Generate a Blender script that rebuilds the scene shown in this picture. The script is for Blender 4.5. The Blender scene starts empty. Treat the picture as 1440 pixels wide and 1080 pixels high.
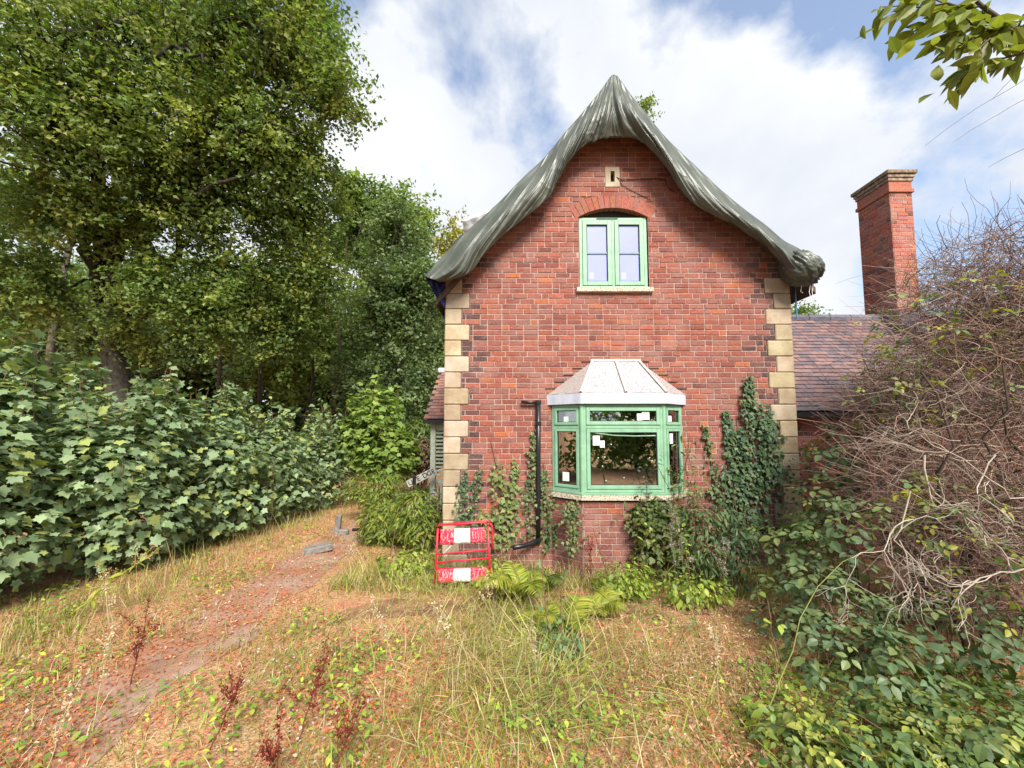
import bpy, math, random
import numpy as np
from mathutils import Vector, Matrix, noise

random.seed(7); rng = np.random.default_rng(7)
sc = bpy.context.scene
COL = sc.collection
rad = math.radians

# ------------------------------------------------------------------ camera
CZ, FPX, TH, CYP = 2.15, 560.0, rad(4.3), 558.0
cam_d = bpy.data.cameras.new('camera'); cam = bpy.data.objects.new('camera', cam_d); COL.objects.link(cam)
cam.location = (0, 0, CZ); cam.rotation_euler = (rad(90) + TH, 0, 0)
cam_d.sensor_width = 36; cam_d.lens = FPX / 1440 * 36; cam_d.shift_y = (CYP - 540) / 1440
cam_d.clip_start = 0.05; cam_d.clip_end = 2000
sc.camera = cam

# ------------------------------------------------------------------ world
W = bpy.data.worlds.new('World'); sc.world = W; W.use_nodes = True
nt = W.node_tree; nt.nodes.clear()
SUN_EL, SUN_AZ = 44.0, 16.0        # azimuth: degrees right of straight behind the camera
def N(t, **k):
    n = nt.nodes.new(t)
    for a, b in k.items(): setattr(n, a, b)
    return n
out = N('ShaderNodeOutputWorld'); bg = N('ShaderNodeBackground'); nt.links.new(bg.outputs[0], out.inputs[0])
sun_dir = Vector((math.sin(rad(SUN_AZ)) * math.cos(rad(SUN_EL)), -math.cos(rad(SUN_AZ)) * math.cos(rad(SUN_EL)), math.sin(rad(SUN_EL))))
sky = N('ShaderNodeTexSky', sky_type='NISHITA', sun_disc=False)
sky.sun_elevation = rad(SUN_EL); sky.sun_rotation = math.atan2(sun_dir.x, sun_dir.y)
sky.air_density = 1.0; sky.dust_density = 0.6; sky.ozone_density = 1.2
skm = N('ShaderNodeVectorMath', operation='SCALE'); skm.inputs['Scale'].default_value = 0.15
nt.links.new(sky.outputs[0], skm.inputs[0])
tc = N('ShaderNodeTexCoord'); sep = N('ShaderNodeSeparateXYZ'); nt.links.new(tc.outputs['Generated'], sep.inputs[0])
zz = N('ShaderNodeMath', operation='MAXIMUM'); zz.inputs[1].default_value = 0.0; nt.links.new(sep.outputs[2], zz.inputs[0])
za = N('ShaderNodeMath', operation='ADD'); za.inputs[1].default_value = 0.75; nt.links.new(zz.outputs[0], za.inputs[0])
dx = N('ShaderNodeMath', operation='DIVIDE'); dy = N('ShaderNodeMath', operation='DIVIDE')
nt.links.new(sep.outputs[0], dx.inputs[0]); nt.links.new(za.outputs[0], dx.inputs[1])
nt.links.new(sep.outputs[1], dy.inputs[0]); nt.links.new(za.outputs[0], dy.inputs[1])
cmb = N('ShaderNodeCombineXYZ'); nt.links.new(dx.outputs[0], cmb.inputs[0]); nt.links.new(dy.outputs[0], cmb.inputs[1])
n1 = N('ShaderNodeTexNoise'); n1.inputs['Scale'].default_value = 2.5; n1.inputs['Detail'].default_value = 9; n1.inputs['Roughness'].default_value = 0.56
n1.inputs['Distortion'].default_value = 0.1
ofs = N('ShaderNodeVectorMath', operation='ADD'); ofs.inputs[1].default_value = (3.2, 9.95, 0.0)
nt.links.new(cmb.outputs[0], ofs.inputs[0]); nt.links.new(ofs.outputs[0], n1.inputs['Vector'])
cr = N('ShaderNodeValToRGB'); cr.color_ramp.elements[0].position = 0.435; cr.color_ramp.elements[1].position = 0.515; cr.color_ramp.elements[0].color = (0.16, 0.16, 0.16, 1)
nt.links.new(n1.outputs[0], cr.inputs[0])
n2 = N('ShaderNodeTexNoise'); n2.inputs['Scale'].default_value = 3.2; n2.inputs['Detail'].default_value = 6
ofs2 = N('ShaderNodeVectorMath', operation='ADD'); ofs2.inputs[1].default_value = (1.3, 5.1, 2.0)
nt.links.new(cmb.outputs[0], ofs2.inputs[0]); nt.links.new(ofs2.outputs[0], n2.inputs['Vector'])
cc = N('ShaderNodeValToRGB'); cc.color_ramp.elements[0].position = 0.36; cc.color_ramp.elements[1].position = 0.66
cc.color_ramp.elements[0].color = (0.45, 0.475, 0.52, 1); cc.color_ramp.elements[1].color = (0.60, 0.608, 0.62, 1)
nt.links.new(n2.outputs[0], cc.inputs[0])
mx = N('ShaderNodeMix', data_type='RGBA')
nt.links.new(cr.outputs[0], mx.inputs[0]); nt.links.new(skm.outputs[0], mx.inputs[6]); nt.links.new(cc.outputs[0], mx.inputs[7])
nt.links.new(mx.outputs[2], bg.inputs[0]); bg.inputs[1].default_value = 1.0

sd = bpy.data.lights.new('sun', 'SUN'); so = bpy.data.objects.new('sun', sd); COL.objects.link(so)
sd.energy = 5.0; sd.angle = rad(26); sd.color = (1, 0.95, 0.86)
so.rotation_euler = (-sun_dir).to_track_quat('-Z', 'Y').to_euler()
vs = sc.view_settings; vs.view_transform = 'Standard'; vs.look = 'None'; vs.gamma = 1; vs.exposure = 0.88; vs.use_curve_mapping = False
cy = sc.cycles; cy.max_bounces = 6; cy.diffuse_bounces = 3; cy.glossy_bounces = 2; cy.transmission_bounces = 3; cy.transparent_max_bounces = 6; cy.caustics_reflective = False; cy.caustics_refractive = False

# ------------------------------------------------------------------ helpers
def P(px, py, Y):
    "point seen at photo pixel (px,py) that stands at distance Y"
    cx = (px - 720) / FPX; cy = (CYP - py) / FPX
    d = (cx, math.cos(TH) - math.sin(TH) * cy, math.sin(TH) + math.cos(TH) * cy)
    k = Y / d[1]
    return Vector((d[0] * k, Y, CZ + d[2] * k))

def wloc(o):
    return Vector(o.location) if o.get('_e') else Vector((0, 0, 0))
def par(o, p):
    if p is None: return
    o.parent = p; o.matrix_parent_inverse = Matrix.Translation(-wloc(p))
def thing(name, label, cat, loc=(0, 0, 0), group=None):
    o = bpy.data.objects.new(name, None); COL.objects.link(o); o.location = loc; o.empty_display_size = 0.1
    o['_e'] = 1; o['label'] = label; o['category'] = cat
    if group: o['group'] = group
    return o
def tag(o, label, cat, group=None):
    o['label'] = label; o['category'] = cat
    if group: o['group'] = group
    me = o.data; n = len(me.vertices); a = np.empty(n * 3); me.vertices.foreach_get('co', a); a = a.reshape(-1, 3)
    b = np.array([(a[:, 0].min() + a[:, 0].max()) / 2, (a[:, 1].min() + a[:, 1].max()) / 2, a[:, 2].min()])
    me.vertices.foreach_set('co', (a - b).ravel()); me.update(); o.location = b
    return o
def setcol(me, cols):
    at = me.attributes.new('Col', 'FLOAT_COLOR', 'POINT')
    c = np.ones((len(me.vertices), 4)); c[:, :3] = cols
    at.data.foreach_set('color', c.ravel())
def link(name, me, mat, parent=None, kind=None):
    o = bpy.data.objects.new(name, me); COL.objects.link(o)
    if mat: me.materials.append(mat)
    par(o, parent)
    if kind: o['kind'] = kind
    return o
def mk(name, V, F, mat, parent=None, col=None, smooth=False, kind=None):
    me = bpy.data.meshes.new(name); me.from_pydata([tuple(v) for v in V], [], [tuple(f) for f in F]); me.update()
    setcol(me, (1, 1, 1) if col is None else col)
    if smooth: me.polygons.foreach_set('use_smooth', [True] * len(me.polygons))
    return link(name, me, mat, parent, kind)
def fast(name, V, F, mat, parent=None, col=None, smooth=False, kind=None):
    V = np.asarray(V, dtype=np.float64); F = np.asarray(F, dtype=np.int32); k = F.shape[1]
    me = bpy.data.meshes.new(name); me.vertices.add(len(V)); me.vertices.foreach_set('co', V.ravel())
    me.loops.add(F.size); me.loops.foreach_set('vertex_index', F.ravel())
    me.polygons.add(len(F)); me.polygons.foreach_set('loop_start', np.arange(0, F.size, k, dtype=np.int32))
    try: me.polygons.foreach_set('loop_total', np.full(len(F), k, dtype=np.int32))
    except Exception: pass
    if smooth: me.polygons.foreach_set('use_smooth', np.ones(len(F), dtype=bool))
    me.update(calc_edges=True)
    setcol(me, (1, 1, 1) if col is None else col)
    return link(name, me, mat, parent, kind)

class MB:
    def __init__(s): s.v = []; s.f = []; s.c = []
    def add(s, V, F, c=(1, 1, 1)):
        b = len(s.v); s.v += [tuple(v) for v in V]; s.f += [tuple(i + b for i in f) for f in F]; s.c += [c] * len(V)
    def box(s, x0, x1, y0, y1, z0, z1, c=(1, 1, 1), M=None, bev=0.0):
        V, F = boxgeo(x0, x1, y0, y1, z0, z1, bev)
        if M is not None: V = [M @ Vector(v) for v in V]
        s.add(V, F, c)
    def tube(s, pts, r, n=8, c=(1, 1, 1), cap=True):
        V, F = tubegeo(pts, r, n); F = F.tolist()
        if cap:
            F.append(list(range(n))[::-1]); F.append([len(V) - n + i for i in range(n)])
        s.add(V, F, c)
    def build(s, name, mat, parent=None, smooth=False, kind=None):
        return mk(name, s.v, s.f, mat, parent, np.array(s.c), smooth, kind)

def boxgeo(x0, x1, y0, y1, z0, z1, bev=0.0):
    if bev <= 0:
        V = [(x, y, z) for x in (x0, x1) for y in (y0, y1) for z in (z0, z1)]
        F = [(0, 1, 3, 2), (4, 6, 7, 5), (0, 4, 5, 1), (2, 3, 7, 6), (0, 2, 6, 4), (1, 5, 7, 3)]
        return V, F
    b = bev; V = []; F = []
    X = ((x0, x0 + b), (x1, x1 - b)); Y = ((y0, y0 + b), (y1, y1 - b)); Z = ((z0, z0 + b), (z1, z1 - b))
    idx = {}
    for i in (0, 1):
        for j in (0, 1):
            for k in (0, 1):
                for ax in range(3):
                    p = [X[i][1], Y[j][1], Z[k][1]]; p[ax] = (X[i][0], Y[j][0], Z[k][0])[ax]
                    idx[(i, j, k, ax)] = len(V); V.append(tuple(p))
    g = lambda i, j, k, a: idx[(i, j, k, a)]
    F += [(g(0,0,0,0), g(0,0,1,0), g(0,1,1,0), g(0,1,0,0)), (g(1,0,0,0), g(1,1,0,0), g(1,1,1,0), g(1,0,1,0)),
          (g(0,0,0,1), g(1,0,0,1), g(1,0,1,1), g(0,0,1,1)), (g(0,1,0,1), g(0,1,1,1), g(1,1,1,1), g(1,1,0,1)),
          (g(0,0,0,2), g(0,1,0,2), g(1,1,0,2), g(1,0,0,2)), (g(0,0,1,2), g(1,0,1,2), g(1,1,1,2), g(0,1,1,2))]
    for k in (0, 1):
        for j in (0, 1): F.append((g(0,j,k,1), g(1,j,k,1), g(1,j,k,2), g(0,j,k,2)))
    for k in (0, 1):
        for i in (0, 1): F.append((g(i,0,k,0), g(i,1,k,0), g(i,1,k,2), g(i,0,k,2)))
    for j in (0, 1):
        for i in (0, 1): F.append((g(i,j,0,0), g(i,j,1,0), g(i,j,1,1), g(i,j,0,1)))
    for i in (0, 1):
        for j in (0, 1):
            for k in (0, 1): F.append((g(i,j,k,0), g(i,j,k,1), g(i,j,k,2)))
    return V, F

def tubegeo(pts, r, n=5):
    pts = np.array([tuple(p) for p in pts], dtype=float); m = len(pts)
    r = np.full(m, r) if np.isscalar(r) else np.asarray(r, dtype=float)
    if len(r) == 2 and m != 2: r = np.linspace(r[0], r[1], m)
    t = np.gradient(pts, axis=0); t /= np.linalg.norm(t, axis=1)[:, None] + 1e-9
    ref = np.array([0.31, 0.22, 0.92]) if abs(t[:, 2]).mean() < 0.8 else np.array([0.9, 0.3, 0.1])
    a = np.cross(t, ref); a /= np.linalg.norm(a, axis=1)[:, None] + 1e-9; b = np.cross(t, a)
    th = np.arange(n) * 2 * math.pi / n
    V = pts[:, None, :] + r[:, None, None] * (np.cos(th)[None, :, None] * a[:, None, :] + np.sin(th)[None, :, None] * b[:, None, :])
    V = V.reshape(-1, 3)
    i = np.arange(m - 1)[:, None] * n; j = np.arange(n)[None, :]; j2 = (j + 1) % n
    F = np.stack([i + j, i + j2, i + n + j2, i + n + j], axis=-1).reshape(-1, 4)
    return V, F
def tubes(name, paths, mat, parent=None, n=4, kind=None):
    "paths: list of (pts, r0, r1, colour)"
    VV = []; FF = []; CC = []; b = 0
    for pts, r0, r1, c in paths:
        V, F = tubegeo(pts, (r0, r1), n)
        VV.append(V); FF.append(F + b); CC.append(np.tile(c, (len(V), 1))); b += len(V)
    return fast(name, np.vstack(VV), np.vstack(FF), mat, parent, np.vstack(CC), True, kind)

def norm(a): return a / (np.linalg.norm(a, axis=-1, keepdims=True) + 1e-9)
def frames(nrm, dr):
    nrm = norm(nrm); dr = dr - nrm * (dr * nrm).sum(-1, keepdims=True); dr = norm(dr); sd_ = np.cross(dr, nrm)
    return np.stack([sd_, dr, nrm], axis=-1)
def scatter(name, T, pos, R, s, col, mat, parent=None, kind=None):
    "copies of template T=(verts, tris) joined in one mesh; col (N,3)"
    tv, tf = T; tv = np.asarray(tv, float); tf = np.asarray(tf, int); n = len(pos); k = len(tv)
    s = np.asarray(s, float); s = s.reshape(n, -1)
    lv = tv[None] * (s[:, None, :] if s.shape[1] == 3 else s[:, None, :1])
    V = np.einsum('nij,nkj->nki', R, lv) + pos[:, None, :]
    F = (tf[None] + (np.arange(n) * k)[:, None, None]).reshape(-1, tf.shape[1])
    return fast(name, V.reshape(-1, 3), F, mat, parent, np.repeat(col, k, axis=0), False, kind)
def singles(name, me, pos, R, s, col, parent):
    "the same copies as objects of their own that share one mesh"
    for i in range(len(pos)):
        o = bpy.data.objects.new(name, me); COL.objects.link(o); par(o, parent)
        M = Matrix([list(R[i][0] * s[i]) + [pos[i][0]], list(R[i][1] * s[i]) + [pos[i][1]], list(R[i][2] * s[i]) + [pos[i][2]], [0, 0, 0, 1]])
        o.matrix_basis = M; o.color = (*col[i], 1)

def outline_leaf(pts, fold=0.12, droop=0.15):
    "leaf template from a right-half outline (x, y), midrib along +y; triangles fan from midrib"
    V = []; F = []
    n = len(pts)
    for x, y in pts: V.append((0, y, -droop * y * y))
    for x, y in pts: V.append((x, y, fold * x - droop * y * y))
    for x, y in pts: V.append((-x, y, fold * x - droop * y * y))
    for i in range(n - 1):
        F += [(i, n + i, n + i + 1), (i, n + i + 1, i + 1), (i, i + 1, 2 * n + i + 1), (i, 2 * n + i + 1, 2 * n + i)]
    F = [f for f in F if len({tuple(np.round(V[k], 6)) for k in f}) == 3]
    return V, F
OVAL = outline_leaf([(0, 0), (0.24, 0.3), (0.26, 0.55), (0, 1.0)])
LANCE = outline_leaf([(0, 0), (0.13, 0.3), (0.1, 0.65), (0, 1.0)], 0.2, 0.3)
KITE = ([(0, 0, 0), (0.3, 0.5, 0.06), (0, 1, -0.05), (-0.3, 0.5, 0.06)], [(0, 1, 2), (0, 2, 3)])
CLUMPLEAF = ([(0, 0, 0), (0.34, 0.45, 0.08), (0.12, 0.62, 0), (0, 1, -0.1), (-0.14, 0.6, 0), (-0.34, 0.42, 0.08)], [(0, 1, 2), (0, 2, 3), (0, 3, 4), (0, 4, 5)])
def lobed(tips, fold=0.06, droop=0.12):
    V = [(0, 0.3, 0)]; 
    for x, y in tips: V.append((x, y, fold * abs(x) - droop * (y - 0.3) ** 2 - droop * 0.5 * x * x))
    F = [(0, i, i + 1) for i in range(1, len(tips))] + [(0, len(tips), 1)]
    return V, F
SYC = lobed([(0, 0.06), (0.22, -0.05), (0.34, 0.08), (0.26, 0.2), (0.55, 0.42), (0.38, 0.48), (0.44, 0.62), (0.22, 0.64), (0.14, 0.78), (0, 1.0),
             (-0.14, 0.78), (-0.22, 0.64), (-0.44, 0.62), (-0.38, 0.48), (-0.55, 0.42), (-0.26, 0.2), (-0.34, 0.08), (-0.22, -0.05)])
IVY = lobed([(0, 0.0), (0.3, 0.02), (0.42, 0.4), (0.2, 0.55), (0, 1.0), (-0.2, 0.55), (-0.42, 0.4), (-0.3, 0.02)])
def compound3():
    V, F = [], []
    for a, off, s in ((0, 0.3, 0.75), (72, 0.1, 0.6), (-72, 0.1, 0.6)):
        v, f = outline_leaf([(0, 0), (0.26, 0.25), (0.3, 0.5), (0.14, 0.85), (0, 1)], 0.18, 0.2)
        c, s_ = math.cos(rad(a)), math.sin(rad(a)); b = len(V)
        for x, y, z in v:
            y2 = y * s + off; x2 = x * s
            V.append((x2 * c - y2 * s_ if a else x2, x2 * s_ + y2 * c if a else y2, z * s))
        F += [tuple(i + b for i in q) for q in f]
    return V, F
BRAMBLE = compound3()
def template_mesh(name, T, mat):
    me = bpy.data.meshes.new(name); me.from_pydata([tuple(v) for v in T[0]], [], [tuple(f) for f in T[1]]); me.update(); setcol(me, (1, 1, 1)); me.materials.append(mat)
    return me

# ------------------------------------------------------------------ materials
def mat(name, col, rough=0.8, var=0.25, scale=18.0, col2=None, bump=0.15, bscale=60.0, spec=0.3, metal=0.0, trans=0.0, detail=5, thr=(0.35, 0.65), bdist=0.004):
    m = bpy.data.materials.new(name); m.use_nodes = True; t = m.node_tree; b = t.nodes['Principled BSDF']; o = t.nodes['Material Output']
    L = t.links.new
    geo = t.nodes.new('ShaderNodeNewGeometry'); at = t.nodes.new('ShaderNodeAttribute'); at.attribute_name = 'Col'; oi = t.nodes.new('ShaderNodeObjectInfo')
    nz = t.nodes.new('ShaderNodeTexNoise'); nz.inputs['Scale'].default_value = scale; nz.inputs['Detail'].default_value = detail; nz.inputs['Roughness'].default_value = 0.62
    L(geo.outputs['Position'], nz.inputs['Vector'])
    rp = t.nodes.new('ShaderNodeValToRGB'); rp.color_ramp.elements[0].position = thr[0]; rp.color_ramp.elements[1].position = thr[1]
    c2 = col2 if col2 else tuple(min(1, c * (1 + var)) for c in col); c1 = col if col2 else tuple(c * (1 - var) for c in col)
    rp.color_ramp.elements[0].color = (*c1, 1); rp.color_ramp.elements[1].color = (*c2, 1)
    L(nz.outputs[0], rp.inputs[0])
    m1 = t.nodes.new('ShaderNodeMix'); m1.data_type = 'RGBA'; m1.blend_type = 'MULTIPLY'; m1.inputs[0].default_value = 1
    L(rp.outputs[0], m1.inputs[6]); L(at.outputs['Color'], m1.inputs[7])
    m2 = t.nodes.new('ShaderNodeMix'); m2.data_type = 'RGBA'; m2.blend_type = 'MULTIPLY'; m2.inputs[0].default_value = 1
    L(m1.outputs[2], m2.inputs[6]); L(oi.outputs['Color'], m2.inputs[7])
    L(m2.outputs[2], b.inputs['Base Color'])
    b.inputs['Roughness'].default_value = rough; b.inputs['Specular IOR Level'].default_value = spec; b.inputs['Metallic'].default_value = metal
    if bump:
        nb = t.nodes.new('ShaderNodeTexNoise'); nb.inputs['Scale'].default_value = bscale; nb.inputs['Detail'].default_value = 6; L(geo.outputs['Position'], nb.inputs['Vector'])
        bp = t.nodes.new('ShaderNodeBump'); bp.inputs['Strength'].default_value = bump; bp.inputs['Distance'].default_value = bdist
        L(nb.outputs[0], bp.inputs['Height']); L(bp.outputs[0], b.inputs['Normal'])
    if trans:
        tr = t.nodes.new('ShaderNodeBsdfTranslucent'); g = t.nodes.new('ShaderNodeMix'); g.data_type = 'RGBA'; g.blend_type = 'MULTIPLY'; g.inputs[0].default_value = 1
        L(m2.outputs[2], g.inputs[6]); g.inputs[7].default_value = (1.1, 1.25, 0.6, 1); L(g.outputs[2], tr.inputs[0])
        ms = t.nodes.new('ShaderNodeMixShader'); ms.inputs[0].default_value = trans
        L(b.outputs[0], ms.inputs[1]); L(tr.outputs[0], ms.inputs[2]); L(ms.outputs[0], o.inputs[0])
    return m

M = {}
M['leaf'] = mat('leaf', (1.3, 1.3, 1.3), 0.5, 0.22, 3.0, bump=0, spec=0.35, trans=0.42)
M['leaf_gloss'] = mat('leaf_glossy', (1.25, 1.25, 1.25), 0.45, 0.25, 5.0, bump=0, spec=0.36, trans=0.28)
M['leaf_ivy'] = mat('ivy_leaf', (1.25, 1.25, 1.25), 0.5, 0.25, 5.0, bump=0, spec=0.28, trans=0.2)
M['dry'] = mat('dry_grass', (1, 1, 1), 0.8, 0.2, 5.0, bump=0, spec=0.15, trans=0.3)
M['bark'] = mat('bark', (0.05, 0.042, 0.034), 0.9, 0.45, 9, bump=0.9, bscale=22, bdist=0.03)
M['twig'] = mat('twig', (1, 1, 1), 0.8, 0.3, 25, bump=0.2, spec=0.2)
M['soil'] = None
def brick_mat():
    m = mat('brick', (1, 1, 1), 0.9, 0.12, 26, bump=0.55, bscale=120, spec=0.15, bdist=0.004)
    t = m.node_tree; L = t.links.new; b = t.nodes['Principled BSDF']; base = b.inputs['Base Color'].links[0].from_socket
    geo = [n for n in t.nodes if n.type == 'NEW_GEOMETRY'][0]
    def layer(src, scale, lo, hi, colr, amt, det=6):
        nz = t.nodes.new('ShaderNodeTexNoise'); nz.inputs['Scale'].default_value = scale; nz.inputs['Detail'].default_value = det; nz.inputs['Roughness'].default_value = 0.7
        L(geo.outputs['Position'], nz.inputs['Vector'])
        mr = t.nodes.new('ShaderNodeMapRange'); mr.inputs[1].default_value = lo; mr.inputs[2].default_value = hi; mr.inputs[4].default_value = amt; L(nz.outputs[0], mr.inputs[0])
        mm = t.nodes.new('ShaderNodeMix'); mm.data_type = 'RGBA'; L(mr.outputs[0], mm.inputs[0]); L(src, mm.inputs[6]); mm.inputs[7].default_value = (*colr, 1)
        return mm.outputs[2]
    s = layer(base, 45, 0.5, 0.66, (0.09, 0.045, 0.04), 0.75)
    s = layer(s, 60, 0.56, 0.72, (0.56, 0.40, 0.35), 0.75)
    s = layer(s, 2.2, 0.48, 0.72, (0.42, 0.28, 0.24), 0.38, 8)
    s = layer(s, 1.1, 0.5, 0.74, (0.15, 0.065, 0.05), 0.6, 9)
    L(s, b.inputs['Base Color'])
    return m
M['brick'] = brick_mat()
M['mortar'] = mat('mortar', (0.31, 0.20, 0.165), 0.95, 0.3, 14, bump=0.5, bscale=150, col2=(0.42, 0.32, 0.275))
M['stone'] = mat('quoin_stone', (0.28, 0.205, 0.135), 0.92, 0.2, 3.3, col2=(0.42, 0.345, 0.25), bump=0.6, bscale=45, bdist=0.008)
M['stone_sill'] = mat('sill_stone', (0.22, 0.17, 0.11), 0.95, 0.3, 55, col2=(0.62, 0.55, 0.45), bump=0.6, bscale=60, thr=(0.42, 0.56))
M['green'] = mat('green_paint', (0.20, 0.36, 0.235), 0.45, 0.12, 7, bump=0.05, spec=0.4)
M['seal'] = mat('dark_seal', (0.02, 0.03, 0.025), 0.7, 0.1, bump=0)
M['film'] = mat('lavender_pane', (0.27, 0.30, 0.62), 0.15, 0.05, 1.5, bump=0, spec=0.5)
M['paper'] = mat('paper', (0.62, 0.68, 0.66), 0.7, 0.08, 60, bump=0)
M['lead'] = mat('white_fascia', (0.43, 0.45, 0.52), 0.6, 0.12, 9, bump=0.15, bscale=25)
M['felt'] = mat('mineral_felt', (0.22, 0.20, 0.205), 0.95, 0.3, 60, col2=(0.39, 0.385, 0.40), bump=0.6, bscale=160, thr=(0.40, 0.56), bdist=0.012)
M['batten'] = mat('batten', (0.55, 0.47, 0.42), 0.8, 0.2, 30, bump=0.2)
M['black'] = mat('black_plastic', (0.012, 0.012, 0.014), 0.35, 0.2, 12, bump=0.05, spec=0.45)
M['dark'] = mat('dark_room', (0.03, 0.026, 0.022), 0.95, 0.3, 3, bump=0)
M['tile'] = mat('roof_tile', (1, 1, 1), 0.85, 0.25, 30, bump=0.4, bscale=90, spec=0.2)
M['ridge'] = mat('ridge_tile', (0.10, 0.095, 0.12), 0.8, 0.3, 12, bump=0.3)
M['cream'] = mat('porch_paint', (0.42, 0.46, 0.36), 0.6, 0.15, 14, bump=0.1)
M['red'] = mat('red_plastic', (0.55, 0.018, 0.04), 0.42, 0.25, 12, bump=0.15, spec=0.4)
M['redwhite'] = mat('red_sheeting', (0.60, 0.03, 0.06), 0.45, 0.2, 38, col2=(0.75, 0.30, 0.32), bump=0.2, thr=(0.52, 0.66))
M['white'] = mat('white_sheeting', (0.62, 0.64, 0.62), 0.5, 0.15, 30, bump=0.2)
M['signwhite'] = mat('sign_white', (0.42, 0.41, 0.37), 0.7, 0.2, 22, bump=0.1)
M['letter'] = mat('sign_letter', (0.02, 0.02, 0.02), 0.7, 0.2, bump=0)
M['greenpost'] = mat('green_post', (0.015, 0.12, 0.03), 0.5, 0.3, 20, bump=0.1)
M['concrete'] = mat('concrete', (0.17, 0.155, 0.14), 0.95, 0.3, 14, bump=0.4)
M['blue'] = mat('blue_tarpaulin', (0.012, 0.014, 0.09), 0.5, 0.4, 12, bump=0.6, bscale=18, bdist=0.02)
M['whitesheet'] = mat('white_sheet', (0.7, 0.72, 0.76), 0.45, 0.12, 5, bump=0.4, bscale=9, bdist=0.03)
M['slate_roof'] = mat('old_roof', (0.09, 0.06, 0.05), 0.9, 0.3, 12)
def tarp_mat():
    m = mat('grey_green_tarpaulin', (0.047, 0.054, 0.041), 0.42, 0.25, 2.5, col2=(0.082, 0.091, 0.073), bump=0.06, bscale=14, spec=0.5, bdist=0.02)
    return m
M['tarp'] = tarp_mat()
def glass_mat():
    m = bpy.data.materials.new('window_glass'); m.use_nodes = True; t = m.node_tree; t.nodes.clear()
    o = t.nodes.new('ShaderNodeOutputMaterial'); g = t.nodes.new('ShaderNodeBsdfGlossy'); g.inputs['Roughness'].default_value = 0.015; g.inputs[0].default_value = (0.95, 0.97, 0.95, 1)
    tr = t.nodes.new('ShaderNodeBsdfTransparent'); tr.inputs[0].default_value = (0.8, 0.85, 0.82, 1)
    fr = t.nodes.new('ShaderNodeFresnel'); fr.inputs[0].default_value = 1.9; ms = t.nodes.new('ShaderNodeMixShader')
    ad = t.nodes.new('ShaderNodeMath'); ad.operation = 'ADD'; ad.inputs[1].default_value = 0.22; t.links.new(fr.outputs[0], ad.inputs[0])
    t.links.new(ad.outputs[0], ms.inputs[0]); t.links.new(tr.outputs[0], ms.inputs[1]); t.links.new(g.outputs[0], ms.inputs[2]); t.links.new(ms.outputs[0], o.inputs[0])
    return m
M['glass'] = glass_mat()

# ------------------------------------------------------------------ ground and paths
def gz(x, y):
    "gentle relief of the ground"
    return 0.05 * noise.noise(Vector((x * 0.35, y * 0.35, 0))) + 0.02 * noise.noise(Vector((x * 1.3, y * 1.3, 4)))
def ground_mat():
    m = mat('litter_soil', (0.40, 0.165, 0.09), 0.95, 0.3, 2.2, col2=(0.40, 0.27, 0.13), bump=1.0, bscale=40, bdist=0.03, detail=9)
    t = m.node_tree; L = t.links.new; b = t.nodes['Principled BSDF']; src = b.inputs['Base Color'].links[0].from_socket
    geo = [n for n in t.nodes if n.type == 'NEW_GEOMETRY'][0]
    for scale, lo, hi, c, a in ((0.9, 0.52, 0.66, (0.16, 0.17, 0.05), 0.7), (16, 0.5, 0.62, (0.42, 0.13, 0.06), 0.8), (55, 0.55, 0.66, (0.50, 0.38, 0.29), 0.8), (38, 0.56, 0.66, (0.07, 0.045, 0.03), 0.8)):
        nz = t.nodes.new('ShaderNodeTexNoise'); nz.inputs['Scale'].default_value = scale; nz.inputs['Detail'].default_value = 8; nz.inputs['Roughness'].default_value = 0.65
        L(geo.outputs['Position'], nz.inputs['Vector'])
        mr = t.nodes.new('ShaderNodeMapRange'); mr.inputs[1].default_value = lo; mr.inputs[2].default_value = hi; mr.inputs[4].default_value = a; L(nz.outputs[0], mr.inputs[0])
        mm = t.nodes.new('ShaderNodeMix'); mm.data_type = 'RGBA'; L(mr.outputs[0], mm.inputs[0]); L(src, mm.inputs[6]); mm.inputs[7].default_value = (*c, 1); src = mm.outputs[2]
    L(src, b.inputs['Base Color'])
    return m
M['soil'] = ground_mat()
xs = np.concatenate([np.linspace(-400, -14, 8)[:-1], np.linspace(-14, 12, 131), np.linspace(12, 400, 8)[1:]])
ys = np.concatenate([np.linspace(-400, -4, 6)[:-1], np.linspace(-4, 26, 151), np.linspace(26, 400, 8)[1:]])
GV = [(x, y, gz(x, y)) for y in ys for x in xs]; nx = len(xs)
GF = [(j * nx + i, j * nx + i + 1, (j + 1) * nx + i + 1, (j + 1) * nx + i) for j in range(len(ys) - 1) for i in range(nx - 1)]
g = mk('ground', GV, GF, M['soil'], smooth=True); g['kind'] = 'structure'

def strip(name, fl, fr, y0, y1, n, m_, w=8, lift=0.006):
    V = []; F = []
    for i in range(n + 1):
        y = y0 + (y1 - y0) * i / n; a, b = fl(y), fr(y)
        for k in range(w + 1):
            x = a + (b - a) * k / w; V.append((x, y, gz(x, y) + lift + (0.004 * math.sin(k / w * math.pi))))
    for i in range(n):
        for k in range(w):
            a = i * (w + 1) + k; F.append((a, a + 1, a + w + 2, a + w + 1))
    o = mk(name, V, F, m_, smooth=True); o['kind'] = 'structure'; return o
M['tarmac'] = mat('old_tarmac', (0.28, 0.125, 0.07), 0.93, 0.3, 2.2, col2=(0.29, 0.19, 0.145), bump=0.7, bscale=70, thr=(0.42, 0.6), bdist=0.012)
M['mosspath'] = mat('mossy_concrete', (0.15, 0.08, 0.045), 0.95, 0.3, 3, col2=(0.33, 0.19, 0.09), bump=0.8, bscale=60, thr=(0.4, 0.62), bdist=0.015)
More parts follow.
